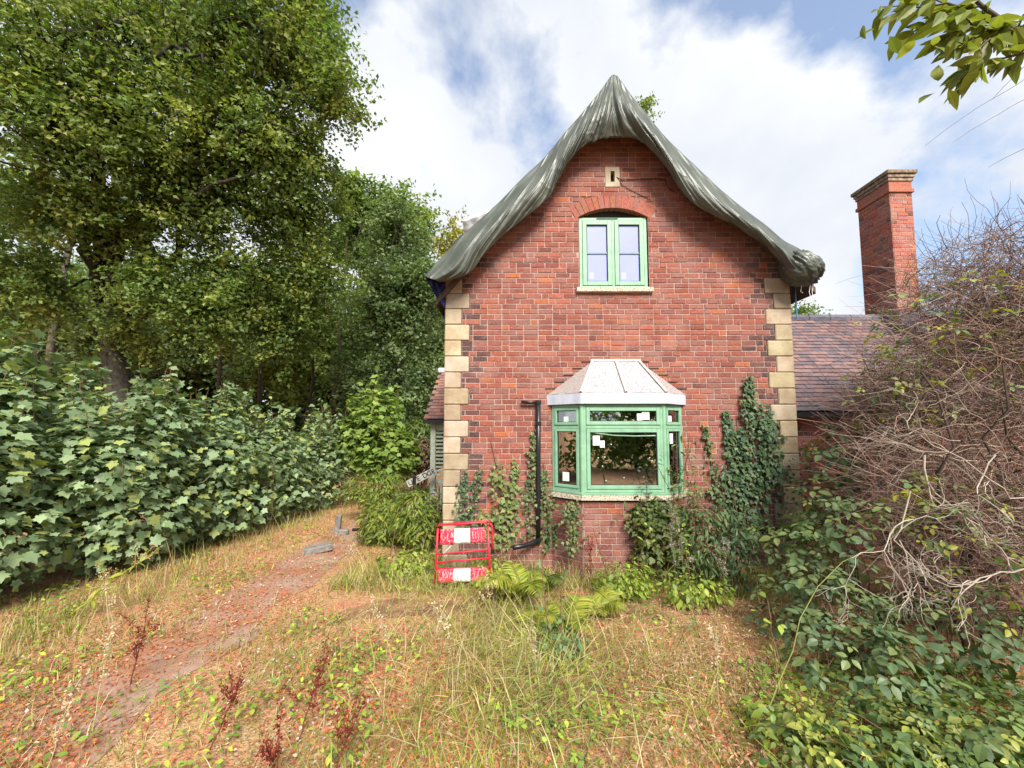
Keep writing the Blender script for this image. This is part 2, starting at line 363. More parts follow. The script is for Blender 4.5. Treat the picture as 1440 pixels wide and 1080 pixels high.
fl = lambda y: -3.7 + 0.25 * noise.noise(Vector((0, y * 1.1, 3)))
fr_ = lambda y: -2.75 + 0.25 * noise.noise(Vector((5, y * 1.3, 3)))
strip('path', fl, fr_, 1.5, 14, 80, M['tarmac'])
strip('house_path', lambda y: -1.8 + 0.5 * noise.noise(Vector((9, y * 2, 1))), lambda y: 3.4, 4.62, 5.15, 6, M['mosspath'], 50)
hp = bpy.data.objects['house_path']
for v_ in hp.data.vertices: v_.co.y += 0.34 * noise.noise(Vector((v_.co.x * 1.6, 0.3 if v_.co.y < 4.88 else 7.3, 2))) + 0.05 * noise.noise(Vector((v_.co.x * 6, v_.co.y, 5)))

# ------------------------------------------------------------------ house
WY = 6.1; CO = 0.083
XL = -1.046; XR = 4.36
house = thing('brick_house', 'red brick gabled cottage with pale stone quoins and green framed windows', 'house', ((XL + XR) / 2, WY, 0))
wl = lambda px, py=500, Y=WY: P(px, py, Y).x
hz = lambda py, px=870, Y=WY: P(px, py, Y).z
def gable_x(z):
    "extent of the wall under the roof at height z"
    le, ap, re = P(608, 402, WY), P(865, 140, WY), P(1140, 388, WY)
    a = XL if z < le.z else le.x + (ap.x - le.x) * (z - le.z) / (ap.z - le.z)
    b = XR if z < re.z else re.x + (ap.x - re.x) * (z - re.z) / (ap.z - re.z)
    return max(a, XL), min(b, XR)
Z_EAVE = P(610, 390, WY).z
ROWS = int(P(865, 150, WY).z / CO)
# openings (x0,x1,z0,z1)
snap = lambda z: round(z / CO) * CO
WIN = (wl(814, 350), wl(912, 350), snap(hz(405)), snap(hz(303)))
ARCHTOP = hz(292); ARCHX = (wl(805, 290), wl(921, 290)); RING = (snap(hz(303)), snap(hz(303)) + 4 * CO)
VENT = (wl(851, 243), wl(871, 243), snap(hz(260)), snap(hz(260)) + 4 * CO)
BAYO = (wl(788, 630), wl(948, 630), snap(hz(690)), snap(hz(560)))
LQ = [0.38, 0.26]; RQ = [0.40, 0.27]
def sub(iv, a, b):
    r = []
    for s, e in iv:
        if b <= s or a >= e: r.append((s, e)); continue
        if s < a: r.append((s, a))
        if e > b: r.append((b, e))
    return r
def bond(a, b, row, seed=0):
    "Bricks of one course between a and b: (centre, length)"
    rr = random.Random(row * 131 + seed); pitch = 0.2255; x = -20.0 + (row % 2) * 0.1127 + rr.choice([0, 0.0564, 0.1127]); seq = 0; o = []
    k = rr.randrange(4)
    x += math.floor((a - 2 - x) / (pitch * 3 + pitch / 2)) * (pitch * 3 + pitch / 2)
    while x < b:
        ln = pitch / 2 if (k % 4) == 3 else pitch
        s, e = max(x, a), min(x + ln, b)
        if e - s > 0.035: o.append(((s + e) / 2, e - s - 0.011, (x >= a and x + ln <= b and ln > 0.2)))
        x += ln; k += 1
    return o
REDS = [(0.41, 0.122, 0.082), (0.37, 0.108, 0.076), (0.44, 0.145, 0.095), (0.39, 0.142, 0.108), (0.33, 0.098, 0.076), (0.45, 0.132, 0.08), (0.38, 0.155, 0.122)]
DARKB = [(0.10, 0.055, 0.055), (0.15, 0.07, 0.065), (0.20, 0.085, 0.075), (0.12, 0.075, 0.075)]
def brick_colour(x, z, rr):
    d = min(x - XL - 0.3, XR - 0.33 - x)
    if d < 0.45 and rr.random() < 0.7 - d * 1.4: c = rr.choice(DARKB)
    elif rr.random() < 0.035: c = (0.55, 0.16, 0.06)
    elif rr.random() < 0.05: c = (0.26, 0.095, 0.08)
    else: c = rr.choice(REDS)
    if z < 1.5: t = (1.5 - z) / 1.5 * 0.5; c = tuple(a * (1 - t) + b * t for a, b in zip(c, (0.31, 0.12, 0.11)))
    k = rr.uniform(0.52, 0.76)
    return tuple(a * k for a in c)
def brick_geo(L_, H_, D_=0.055, rr=random):
    b = 0.004; h = L_ / 2; k = H_ / 2; j = lambda: rr.uniform(-0.0022, 0.0022)
    V = [(-h + b + j(), 0, -k + b + j()), (h - b + j(), 0, -k + b + j()), (h - b + j(), 0, k - b + j()), (-h + b + j(), 0, k - b + j())]
    V += [(-h + j(), b, -k + j()), (h + j(), b, -k + j()), (h + j(), b, k + j()), (-h + j(), b, k + j())]
    V += [(-h, D_, -k), (h, D_, -k), (h, D_, k), (-h, D_, k)]
    F = [(0, 1, 2, 3)]
    for o in (0, 4):
        for i in range(4):
            n_ = (i + 1) % 4; F.append((o + i, o + 4 + i, o + 4 + n_, o + n_))
    return V, F
class Wall:
    "collects bricks: individuals of standard size share meshes, the rest join"
    def __init__(s, O, U, seed): s.O = Vector(O); s.U = Vector(U).normalized(); s.I = Vector((0, 0, 1)).cross(s.U); s.B = []; s.rr = random.Random(seed); s.mort = MB(); s.seed = seed
    def M(s, u, z, prj=0.0):
        p = s.O + s.U * u + s.I * (-prj) + Vector((0, 0, z))
        return Matrix(((s.U.x, s.I.x, 0, p.x), (s.U.y, s.I.y, 0, p.y), (0, 0, 1, p.z), (0, 0, 0, 1)))
    def course(s, row, iv, colf, z0=0.0, co=CO, back=0.007):
        for a, b in iv:
            for c, ln, full in bond(a, b, row, s.seed): s.B.append((c, z0 + row * co + co / 2, ln, full, colf(c, z0 + row * co, s.rr), s.rr.uniform(-0.002, 0.004)))
            q = [s.M(u, z, -back).translation for u, z in ((a, z0 + row * co), (b, z0 + row * co), (b, z0 + row * co + co), (a, z0 + row * co + co))]
            s.mort.add(q, [(0, 1, 2, 3)])
BR_ME = []
for i in range(6):
    V, F = brick_geo(0.2145, CO - 0.012, 0.055, random.Random(i)); BR_ME.append(template_mesh('brick', (V, F), M['brick']))
HD_ME = []
for i in range(4):
    V, F = brick_geo(0.1017, CO - 0.012, 0.055, random.Random(i + 50)); HD_ME.append(template_mesh('brick', (V, F), M['brick']))
def emit(wall_list, parent_of, limit):
    "the limit largest (nearest whole) bricks become objects, the rest joined per wall"
    allb = [(w, i) for w in wall_list for i, b in enumerate(w.B)]
    def key(t):
        w, i = t; b = w.B[i]; p = w.M(b[0], b[1]).translation
        return ((p - cam.location).length) - b[2] * 6
    cand = sorted([t for t in allb if abs(t[0].B[t[1]][2] - 0.2145) < 0.003 or abs(t[0].B[t[1]][2] - 0.1017) < 0.003], key=key)[:limit]
    chosen = set((id(w), i) for w, i in cand)
    for w in wall_list:
        J = MB()
        for i, (c, z, ln, full, colr, prj) in enumerate(w.B):
            Mx = w.M(c, z, prj)
            if (id(w), i) in chosen:
                o = bpy.data.objects.new('brick', (BR_ME[i % 6] if ln > 0.15 else HD_ME[i % 4])); COL.objects.link(o); par(o, parent_of[id(w)]); o.matrix_basis = Mx; o.color = (*colr, 1)
            else:
                V, F = brick_geo(ln, CO - 0.012, 0.055, w.rr); J.add([Mx @ Vector(v) for v in V], F, colr)
        if J.v: J.build('brickwork', M['brick'], parent_of[id(w)], kind='stuff')

front = Wall((0, WY, 0), (1, 0, 0), 1)
def q_idx(row): return (row // 3) % 2
for row in range(ROWS):
    z = row * CO; zc = z + CO / 2
    a, b = gable_x(zc)
    if zc < Z_EAVE: a = XL + LQ[q_idx(row)] + 0.008; b = XR - RQ[q_idx(row + 3)] - 0.008
    else: a += 0.02; b -= 0.02
    if b - a < 0.15: continue
    iv = [(a, b)]
    for x0, x1, z0, z1 in (WIN, VENT, BAYO):
        if z0 < zc < z1: iv = sub(iv, x0, x1)
    if RING[0] < zc < RING[1]: iv = sub(iv, ARCHX[0], ARCHX[1])
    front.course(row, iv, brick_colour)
wall_o = front.mort.build('wall', M['mortar'], house)
# inner leaf, side and back walls, floor: closes the house
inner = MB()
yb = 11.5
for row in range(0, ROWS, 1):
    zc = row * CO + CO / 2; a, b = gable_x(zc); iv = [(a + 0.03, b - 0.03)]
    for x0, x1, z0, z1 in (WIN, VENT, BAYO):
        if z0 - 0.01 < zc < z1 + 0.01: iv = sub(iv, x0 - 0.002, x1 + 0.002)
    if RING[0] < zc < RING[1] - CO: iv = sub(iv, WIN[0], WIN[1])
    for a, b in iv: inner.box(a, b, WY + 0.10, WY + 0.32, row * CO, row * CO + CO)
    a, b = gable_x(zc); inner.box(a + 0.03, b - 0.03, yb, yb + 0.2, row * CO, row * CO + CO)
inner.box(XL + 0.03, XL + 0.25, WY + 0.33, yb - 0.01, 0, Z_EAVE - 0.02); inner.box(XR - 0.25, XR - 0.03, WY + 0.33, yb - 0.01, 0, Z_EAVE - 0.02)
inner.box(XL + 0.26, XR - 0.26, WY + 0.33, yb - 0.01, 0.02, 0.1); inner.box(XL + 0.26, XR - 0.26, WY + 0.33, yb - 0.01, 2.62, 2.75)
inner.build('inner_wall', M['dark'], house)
left = Wall((XL, yb, 0), (0, -1, 0), 2)    # flank wall seen only from further left
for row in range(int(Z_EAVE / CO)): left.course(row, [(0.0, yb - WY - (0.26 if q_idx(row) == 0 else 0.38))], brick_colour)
left_o = left.mort.build('flank_wall', M['mortar'], house)
# arch ring
ac = Vector(((WIN[0] + WIN[1]) / 2, WY, 0)); span = (WIN[1] - WIN[0]) / 2; rise = ARCHTOP - WIN[3]
Ra = (span ** 2 + rise ** 2) / (2 * rise); zc0 = WIN[3] + rise - Ra; amax = math.asin(min(1, (span + 0.04) / Ra))
nv = 15; ring_m = MB()
for i in range(nv):
    a0 = -amax + 2 * amax * (i + 0.04) / nv; a1 = -amax + 2 * amax * (i + 0.96) / nv; o_ = MB(); r0, r1 = Ra, Ra + 0.215
    pts = [(math.sin(a0) * r0, math.cos(a0) * r0), (math.sin(a1) * r0, math.cos(a1) * r0), (math.sin(a1) * r1, math.cos(a1) * r1), (math.sin(a0) * r1, math.cos(a0) * r1)]
    V = [(ac.x + x, WY - 0.003, zc0 + z) for x, z in pts] + [(ac.x + x, WY + 0.11, zc0 + z) for x, z in pts]
    o_.add(V, [(0, 1, 2, 3), (0, 4, 5, 1), (1, 5, 6, 2), (2, 6, 7, 3), (3, 7, 4, 0)], (random.uniform(0.27, 0.37), random.uniform(0.09, 0.115), random.uniform(0.06, 0.075)))
    o_.build('arch_brick', M['brick'], wall_o)
V = []; F = []
for i in range(41):                      # mortar behind the ring and up to the courses above
    x = ARCHX[0] + (ARCHX[1] - ARCHX[0]) * i / 40; lx = abs(x - ac.x)
    zi = zc0 + math.sqrt(max(0.0, Ra ** 2 - lx ** 2)) if lx < span else RING[0]
    V += [(x, WY + 0.012, zi), (x, WY + 0.012, RING[1])]
    if i: k = 2 * i; F.append((k - 2, k, k + 1, k - 1))
mk('arch_mortar', V, F, M['mortar'], wall_o)
# little cut bricks left and right of / above the ring
cut = MB()
for row in range(round(RING[0] / CO), round(RING[1] / CO)):
    zc = row * CO + CO / 2; ro = Ra + 0.225; v = ro ** 2 - (zc + CO / 2 - zc0) ** 2
    half = math.sqrt(v) if v > 0 else -1
    for s in (-1, 1):
        a, b = (ARCHX[0], ac.x - max(half, 0.0)) if s < 0 else (ac.x + max(half, 0.0), ARCHX[1])
        a, b = max(a, ARCHX[0]), min(b, ARCHX[1])
        if b - a > 0.03:
            for c, ln, full in bond(a, b, row, 1):
                Vb, Fb = brick_geo(ln, CO - 0.012); cut.add([Vector((c, WY, zc)) + Vector(q) for q in Vb], Fb, brick_colour(c, zc, front.rr))
if cut.v: cut.build('cut_bricks', M['brick'], wall_o, kind='stuff')

# quoins
def quoins(x0, sgn, widths, seed):
    rr = random.Random(seed); z = 0.0; i = 0
    while z < Z_EAVE - 0.02:
        h = 3 * CO; z1 = min(z + h, Z_EAVE + (0.06 if z + h > Z_EAVE - 0.05 else 0)); w = widths[i % 2]
        a, b = (x0, x0 + w) if sgn > 0 else (x0 - w, x0)
        dpt = widths[(i + 1) % 2] + (0.0)
        m_ = MB(); m_.box(a + 0.002, b - 0.002, WY - rr.uniform(0.006, 0.014), WY + dpt, z + 0.003, z1 - 0.003, bev=0.012); m_.v = [(x_ + 0.006 * noise.noise(Vector((x_ * 9, y_ * 9, z_ * 9))), y_ + 0.006 * noise.noise(Vector((x_ * 8, z_ * 8, 3))), z_ + 0.004 * noise.noise(Vector((z_ * 9, x_ * 9, 7)))) for x_, y_, z_ in m_.v]
        o = m_.build('quoin_stone', M['stone'], wall_o); k = rr.uniform(0.82, 1.1); o.color = (k, k * rr.uniform(0.94, 1.02), k * rr.uniform(0.85, 1.05), 1)
        z += h; i += 1
quoins(XL, 1, LQ, 3); quoins(XR, -1, [RQ[1], RQ[0]], 4)

# vent stone
v = MB(); x0, x1, z0, z1 = VENT; xm = (x0 + x1) / 2
sx0, sx1 = xm - 0.03, xm + 0.035; sz0, sz1 = z0 + 0.08, z1 - 0.07
v.box(x0, sx0, WY - 0.01, WY + 0.1, z0, z1); v.box(sx1, x1, WY - 0.01, WY + 0.1, z0, z1)
v.box(sx0 + .001, sx1 - .001, WY - 0.009, WY + 0.1, z0, sz0); v.box(sx0 + .001, sx1 - .001, WY - 0.009, WY + 0.1, sz1, z1)
vs_o = v.build('vent_stone', M['stone'], house); vs_o.color = (1.05, 1.1, 1.15, 1)
vb = MB(); vb.box(x0 + 0.01, x1 - 0.01, WY + 0.101, WY + 0.13, z0, z1); vb.build('vent_back', M['seal'], vs_o)
cb = MB()
cb.tube([P(a, b, WY - 0.012) for a, b in ((867, 249), (874, 253), (900, 252), (925, 251), (936, 254), (939, 264), (948, 270))], 0.006, 5)
cb.tube([P(a, b, WY - 0.012) for a, b in ((868, 250), (876, 261), (890, 269), (905, 276), (915, 281))], 0.005, 5)
cb.build('cable', M['black'], house)

# upper window
def frame_rect(mb, x0, x1, z0, z1, w, y0, y1, bev=0.004):
    mb.box(x0, x0 + w, y0, y1, z0, z1, bev=bev); mb.box(x1 - w, x1, y0, y1, z0, z1, bev=bev)
    mb.box(x0 + w, x1 - w, y0 + 0.001, y1 - 0.001, z0, z0 + w, bev=bev); mb.box(x0 + w, x1 - w, y0 + 0.001, y1 - 0.001, z1 - w, z1, bev=bev)
wx0, wx1, wz0, wz1 = WIN; wx0 += 0.012; wx1 -= 0.012; FY = WY + 0.035
wf = MB(); frame_rect(wf, wx0, wx1, wz0 + 0.005, wz1 + 0.005, 0.05, FY, FY + 0.07)
xm = (wx0 + wx1) / 2; wf.box(xm - 0.022, xm + 0.022, FY + 0.002, FY + 0.068, wz0 + 0.055, wz1 - 0.045, bev=0.004)
win = wf.build('window', M['green'], house)
for a, b in ((wx0 + 0.053, xm - 0.025), (xm + 0.025, wx1 - 0.053)):
    z0, z1 = wz0 + 0.058, wz1 - 0.048
    s_ = MB(); frame_rect(s_, a, b, z0, z1, 0.065, FY - 0.012, FY + 0.05); s_.build('sash', M['green'], win)
    s_ = MB(); frame_rect(s_, a + 0.0655, b - 0.0655, z0 + 0.0655, z1 - 0.0655, 0.012, FY + 0.012, FY + 0.03, 0); s_.build('glazing_seal', M['seal'], win)
    zm = (z0 + z1) / 2 + 0.0
    for q0, q1 in ((z0 + 0.077, zm - 0.009), (zm + 0.009, z1 - 0.077)):
        p_ = MB(); p_.box(a + 0.077, b - 0.077, FY + 0.02, FY + 0.03, q0, q1); p_.build('pane', M['film'], win)
    s_ = MB(); s_.box(a + 0.07, b - 0.07, FY + 0.006, FY + 0.018, zm - 0.012, zm + 0.012); gb = s_.build('glazing_bar', M['green'], win); gb.color = (0.6, 0.6, 0.6, 1)
    s_ = MB(); s_.box(a + 0.10, a + 0.175, FY + 0.0175, FY + 0.0195, z0 + 0.10, z0 + 0.22); s_.build('paper_label', M['film'], win).color = (1.25, 1.2, 1.08, 1)
s_ = MB(); s_.box(wx0 + 0.28, wx0 + 0.62, FY - 0.006, FY + 0.003, wz1 - 0.022, wz1 - 0.006); s_.build('trickle_vent', M['seal'], win)
s_ = MB(); s_.box(WIN[0] - 0.05, WIN[1] + 0.05, WY - 0.06, WY + 0.12, WIN[2] - 0.075, WIN[2] + 0.003, bev=0.01); s_.build('window_sill', M['stone_sill'], win)
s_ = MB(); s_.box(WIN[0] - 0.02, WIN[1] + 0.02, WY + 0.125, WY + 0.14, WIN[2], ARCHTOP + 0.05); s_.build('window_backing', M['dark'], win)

# ---- bay window
BP = 0.34; BY = WY - BP
A = Vector((wl(775, 630), WY)); D = Vector((wl(961, 630), WY)); B = Vector((P(819, 630, BY).x, BY)); C = Vector((P(935, 630, BY).x, BY))
zs0 = P(876, 703, BY).z; zs1 = P(876, 693, BY).z; zf0 = P(876, 568, BY).z; zf1 = P(876, 553, BY).z; zt = P(876, 600, BY).z
zr = P(866, 508, WY).z; RT0, RT1 = P(833, 508, WY).x, P(898, 508, WY).x
bayw = MB(); pl = [A, B, C, D]
bay_walls = []
for i in range(3):
    p, q = pl[i], pl[i + 1]; U = Vector((q.x - p.x, q.y - p.y, 0)); w = Wall((p.x, p.y, 0), U, 20 + i)
    for row in range(int(zs0 / CO)):
        w.course(row, [(0.004, U.length - 0.004)], brick_colour)
    bay_walls.append(w); bayw.v and None
    for k, vv in enumerate(w.mort.f): pass
    bayw.add(w.mort.v, w.mort.f)
bayw_o = bayw.build('bay_wall', M['mortar'], house)
def facet_M(p, q):
    U = Vector((q.x - p.x, q.y - p.y, 0)).normalized(); I = Vector((0, 0, 1)).cross(U)
    return Matrix(((U.x, I.x, 0, p.x), (U.y, I.y, 0, p.y), (0, 0, 1, 0), (0, 0, 0, 1))), (q - p).length
def prism(mb, poly, z0, z1, c=(1, 1, 1)):
    n = len(poly); V = [(x, y, z0) for x, y in poly] + [(x, y, z1) for x, y in poly]
    F = [tuple(range(n))[::-1], tuple(range(n, 2 * n))] + [(i, (i + 1) % n, n + (i + 1) % n, n + i) for i in range(n)]
    mb.add(V, F, c)
def off(d, dy=0.0):
    "bay outline moved out by d"
    k = d * 0.42
    return [(A.x - d, WY + dy), (B.x - k, BY - d), (C.x + k, BY - d), (D.x + d, WY + dy)]
bf = MB()
prism(bf, off(0.02), zf0 - 0.0005, zf0 + 0.001)
bay = bf.build('bay_window', M['green'], house)
for c_ in (B, C):
    s_ = MB(); s_.tube([(c_.x, c_.y + 0.02, zs1 + 0.004), (c_.x, c_.y + 0.02, zf0 - 0.002)], 0.034, 12); s_.build('corner_post', M['green'], bay)
for i in range(3):
    p, q = pl[i], pl[i + 1]; Mx, Ln = facet_M(p, q); e0 = 0.02 if i == 0 else 0.012; e1 = 0.02 if i == 2 else 0.012
    m_ = MB()
    def R(x0, x1, z0, z1, w, y0, y1, bev=0.004, mm=None):
        t = MB(); frame_rect(t, x0, x1, z0, z1, w, y0, y1, bev); (mm or m_).add([Mx @ Vector(v) for v in t.v], t.f)
    R(e0, Ln - e1, zs1 + 0.004, zf0 - 0.002, 0.045, 0.0, 0.07)
    t = MB(); t.box(e0 + 0.046, Ln - e1 - 0.046, 0.002, 0.068, zt - 0.028, zt + 0.022, bev=0.004); m_.add([Mx @ Vector(v) for v in t.v], t.f)
    m_.build('window_frame', M['green'], bay)
    for z0, z1 in ((zs1 + 0.052, zt - 0.031), (zt + 0.025, zf0 - 0.05)):
        sw = 0.052 if i == 1 else 0.04
        s_ = MB(); R(e0 + 0.048, Ln - e1 - 0.048, z0, z1, sw, -0.012, 0.05, 0.004, s_); s_.build('sash', M['green'], bay)
        s_ = MB(); R(e0 + 0.048 + sw, Ln - e1 - 0.048 - sw, z0 + sw, z1 - sw, 0.01, 0.012, 0.03, 0, s_); s_.build('glazing_seal', M['seal'], bay)
        s_ = MB(); s_.box(e0 + 0.053 + sw, Ln - e1 - 0.053 - sw, 0.021, 0.026, z0 + sw + 0.006, z1 - sw - 0.006, M=Mx); s_.build('pane', M['glass'], bay)
    def sticker(x0, x1, z0, z1):
        s_ = MB(); s_.box(x0, x1, 0.016, 0.0195, z0, z1, M=Mx); s_.build('paper_label', M['paper'], bay)
    if i == 1:
        sticker(0.155, 0.255, zt - 0.27, zt - 0.13); sticker(0.257, 0.325, zt - 0.30, zt - 0.20); sticker(0.80, 0.87, zt + 0.09, zt + 0.19); sticker(0.872, 0.98, zt + 0.10, zt + 0.22)
        s_ = MB(); s_.tube([Mx @ Vector(v) for v in ((0.19, 0.006, zt - 0.09), (0.45, 0.004, zt - 0.125), (0.75, 0.004, zt - 0.135), (1.06, 0.006, zt - 0.13))], 0.008, 6); s_.build('loose_bead', M['green'], bay)
        for k in range(9):
            x, z = random.uniform(0.2, 1.0), random.uniform(zs1 + 0.15, zt - 0.15); s_ = MB(); s_.box(x, x + 0.014, 0.016, 0.019, z, z + 0.012, M=Mx); s_.build('paper_label', M['paper'], bay)
    elif i == 0: sticker(0.22, 0.30, zt + 0.06, zt + 0.15); sticker(0.19, 0.30, zs1 + 0.14, zs1 + 0.27)
    else: sticker(0.13, 0.24, zt + 0.05, zt + 0.16); sticker(0.17, 0.26, zt - 0.25, zt - 0.1)
s_ = MB(); prism(s_, off(0.05), zs0, zs1 - 0.022); s_.build('bay_stone_sill', M['stone_sill'], bay)
s_ = MB(); prism(s_, off(0.055), zs1 - 0.021, zs1 + 0.003); s_.build('bay_sill', M['green'], bay)
s_ = MB(); prism(s_, off(0.06), zf0 + 0.002, zf1); s_.build('fascia', M['lead'], bay)
s_ = MB(); prism(s_, off(0.012), zf0 - 0.004, zf0 - 0.0015); s_.build('head_seal', M['seal'], bay)
o4 = off(0.055)
V = [(x, y, zf1 + 0.004) for x, y in o4] + [(RT0, WY - 0.004, zr), (RT1, WY - 0.004, zr)]
m4, r4 = [], []
s_ = MB()
def face(i, j, k, l, nseg=10, colr=(1, 1, 1)):
    a, b, c, d = [Vector(V[q]) for q in (i, j, k, l)]; vv = []; ff = []
    for r in range(nseg + 1):
        for t in range(nseg + 1):
            u, w = t / nseg, r / nseg; p = (a * (1 - u) + b * u) * (1 - w) + (d * (1 - u) + c * u) * w
            vv.append(p + Vector((0, -0.4, 0.6)) * 0.012 * noise.noise(p * 9))
    for r in range(nseg):
        for t in range(nseg): q = r * (nseg + 1) + t; ff.append((q, q + 1, q + nseg + 2, q + nseg + 1))
    s_.add(vv, ff, colr)
face(0, 1, 4, 4, colr=(0.9, 0.78, 0.70)); face(1, 2, 5, 4); face(2, 3, 5, 5, colr=(0.9, 0.80, 0.73))
br = s_.build('bay_roof', M['felt'], bay, smooth=True)
for a, b in ((V[1], V[4]), (V[2], V[5]), (tuple((Vector(V[1]) * 0.47 + Vector(V[2]) * 0.53)), tuple((Vector(V[4]) * 0.5 + Vector(V[5]) * 0.5)))):
    s_ = MB(); a = Vector(a) + Vector((0, -0.012, 0.012)); b = Vector(b) + Vector((0, -0.012, 0.012)); s_.tube([a, a * 0.5 + b * 0.5, b], 0.019, 5); s_.build('batten', M['batten'], bay)
s_ = MB(); s_.box(RT0 - 0.03, RT1 + 0.03, WY - 0.02, WY - 0.001, zr - 0.005, zr + 0.03); s_.build('flashing', M['batten'], bay)
for side in (-1, 1):                      # stepped weathered chases above the roof slopes
    for k in range(5):
        t = (k + 0.5) / 5; xx = (V[0][0] + (RT0 - V[0][0]) * t - 0.02) if side < 0 else (V[3][0] + (RT1 - V[3][0]) * t + 0.02); zz_ = zf1 + (zr - zf1) * t + 0.05
        s_ = MB(); s_.box(xx - 0.075, xx + 0.075, WY - 0.016, WY - 0.002, zz_ - 0.006, zz_ + 0.007); s_.build('chase', M['slate_roof'], bay)
# bay floor and ceiling, closes it inside
s_ = MB(); prism(s_, [(A.x, WY + 0.1), (B.x + 0.03, BY + 0.1), (C.x - 0.03, BY + 0.1), (D.x, WY + 0.1)], zs1 - 0.05, zs1 - 0.03); s_.build('inner_board', M['batten'], bay)

emit([front, left] + bay_walls, {id(front): wall_o, id(left): left_o, **{id(w): bayw_o for w in bay_walls}}, 299 - 15)

# roof under the tarpaulin
le, ap, re = P(606, 398, WY), P(865, 122, WY), P(1140, 382, WY)
s_ = MB()
for a, b in ((le, ap), (ap, re)):
    a, b = Vector((a.x + (0.1 if a is le else 0), 0, a.z - 0.28)), Vector((b.x, 0, b.z - 0.28))
    q = [Vector((a.x, 6.02, a.z)), Vector((b.x, 6.02, b.z)), Vector((b.x, yb + 0.3, b.z)), Vector((a.x, yb + 0.3, a.z))]; dn = Vector((0, 0, -0.1))
    s_.add(q + [p + dn for p in q], [(0, 1, 2, 3), (7, 6, 5, 4), (0, 4, 5, 1), (1, 5, 6, 2), (2, 6, 7, 3), (3, 7, 4, 0)])
s_.build('roof', M['slate_roof'], house)

# downpipe
s_ = MB(); px_ = [P(757, y, WY - 0.055) for y in (566, 640, 700, 762)]
s_.tube(px_, 0.036, 10)
s_.tube([P(757, 565, WY - 0.055), P(745, 566, WY - 0.06), P(733, 565, WY - 0.06)], 0.024, 8)
s_.tube([P(757, 760, WY - 0.055), P(748, 764, WY - 0.12), P(735, 768, WY - 0.2), P(722, 770, WY - 0.3)], 0.034, 10)
dp = s_.build('downpipe', M['black'], house, smooth=True)
for y in (565, 595, 690, 758):
    s_ = MB(); s_.tube([P(757, y - 2, WY - 0.055), P(757, y + 3, WY - 0.055)], 0.045, 10); s_.build('pipe_collar', M['black'], dp)

# porch on the left flank
pe0, pe1 = P(597, 590, 9.0), P(618, 523, 10.85); rd = Vector((0, pe1.y - pe0.y, pe1.z - pe0.z)); rl = rd.length; rd.normalize(); pn = Vector((0, -rd.z, rd.y))
s_ = MB(); q = [Vector((pe0.x + 0.03, 9.03, pe0.z - 0.05)), Vector((XL - 0.02, 9.03, pe0.z - 0.05)), Vector((XL - 0.02, 10.85, pe1.z - 0.05)), Vector((pe1.x + 0.03, 10.85, pe1.z - 0.05)), Vector((pe0.x + 0.03, 12.6, pe0.z - 0.05)), Vector((XL - 0.02, 12.6, pe0.z - 0.05))]
s_.add(q, [(0, 1, 2, 3), (3, 2, 5, 4)]); pr = s_.build('porch_roof', M['slate_roof'], house)
def tile_mesh(w, l, t, mat_):
    V, F = boxgeo(-w / 2, w / 2, 0, l, -t, 0); V = [(x, y, z + 0.006 * (1 - (2 * x / w) ** 2)) for x, y, z in V]; return template_mesh('tile', (V, F), mat_)
TM = tile_mesh(0.162, 0.2, 0.017, M['tile'])
TCOL = [(0.24, 0.11, 0.085), (0.30, 0.14, 0.10), (0.20, 0.11, 0.10), (0.27, 0.16, 0.13), (0.16, 0.10, 0.10)]
nrow = int(rl / 0.135)
Rt = lambda d, n_: np.array([[1, d.x, n_.x], [0, d.y, n_.y], [0, d.z, n_.z]])
pp, RR, cl = [], [], []
for r in range(nrow):
    x = pe0.x + 0.08 + (0.08 if r % 2 else 0) - 0.02
    while x < XL - 0.05:
        p = Vector((x, pe0.y, pe0.z)) + rd * (r * 0.135) + pn * 0.035; dd = (rd - pn * 0.13).normalized(); n2_ = Vector((0, -dd.z, dd.y))
        pp.append(p); RR.append(Rt(dd, n2_)); cl.append(random.choice(TCOL)); x += 0.166
singles('tile', TM, pp, RR, [1.0] * len(pp), cl, pr)
s_ = MB(); s_.tube([(pe1.x - 0.02, 10.87, pe1.z + 0.03), (XL, 10.87, pe1.z + 0.03)], 0.09, 8); s_.build('porch_ridge', M['lead'], house)
s_ = MB(); s_.box(pe0.x - 0.02, XL - 0.03, 8.93, 9.02, pe0.z - 0.08, pe0.z - 0.005); s_.build('gutter', M['black'], house)
s_ = MB(); s_.box(-1.86, -1.74, 9.12, 9.24, 0, pe0.z - 0.06, bev=0.01); po = s_.build('porch_post', M['cream'], house)
s_ = MB(); s_.box(-1.739, XL - 0.02, 9.14, 9.2, pe0.z - 0.2, pe0.z - 0.08); s_.build('porch_rail', M['cream'], house)
s_ = MB(); s_.box(-1.739, XL - 0.02, 9.14, 9.2, 0.86, 0.96); s_.build('porch_rail', M['cream'], house)
for k in range(9):
    s_ = MB(); x = -1.70 + k * 0.075; s_.box(x, x + 0.035, 9.15, 9.18, 0.1, 0.86); s_.build('porch_slat', M['cream'], house)
for k in range(14):
    z = 1.05 + k * 0.085; s_ = MB(); s_.box(-1.735, -1.50, 9.15, 9.175, z, z + 0.04, M=Matrix.Translation((0, 0, 0))); s_.build('porch_slat', M['cream'], house)

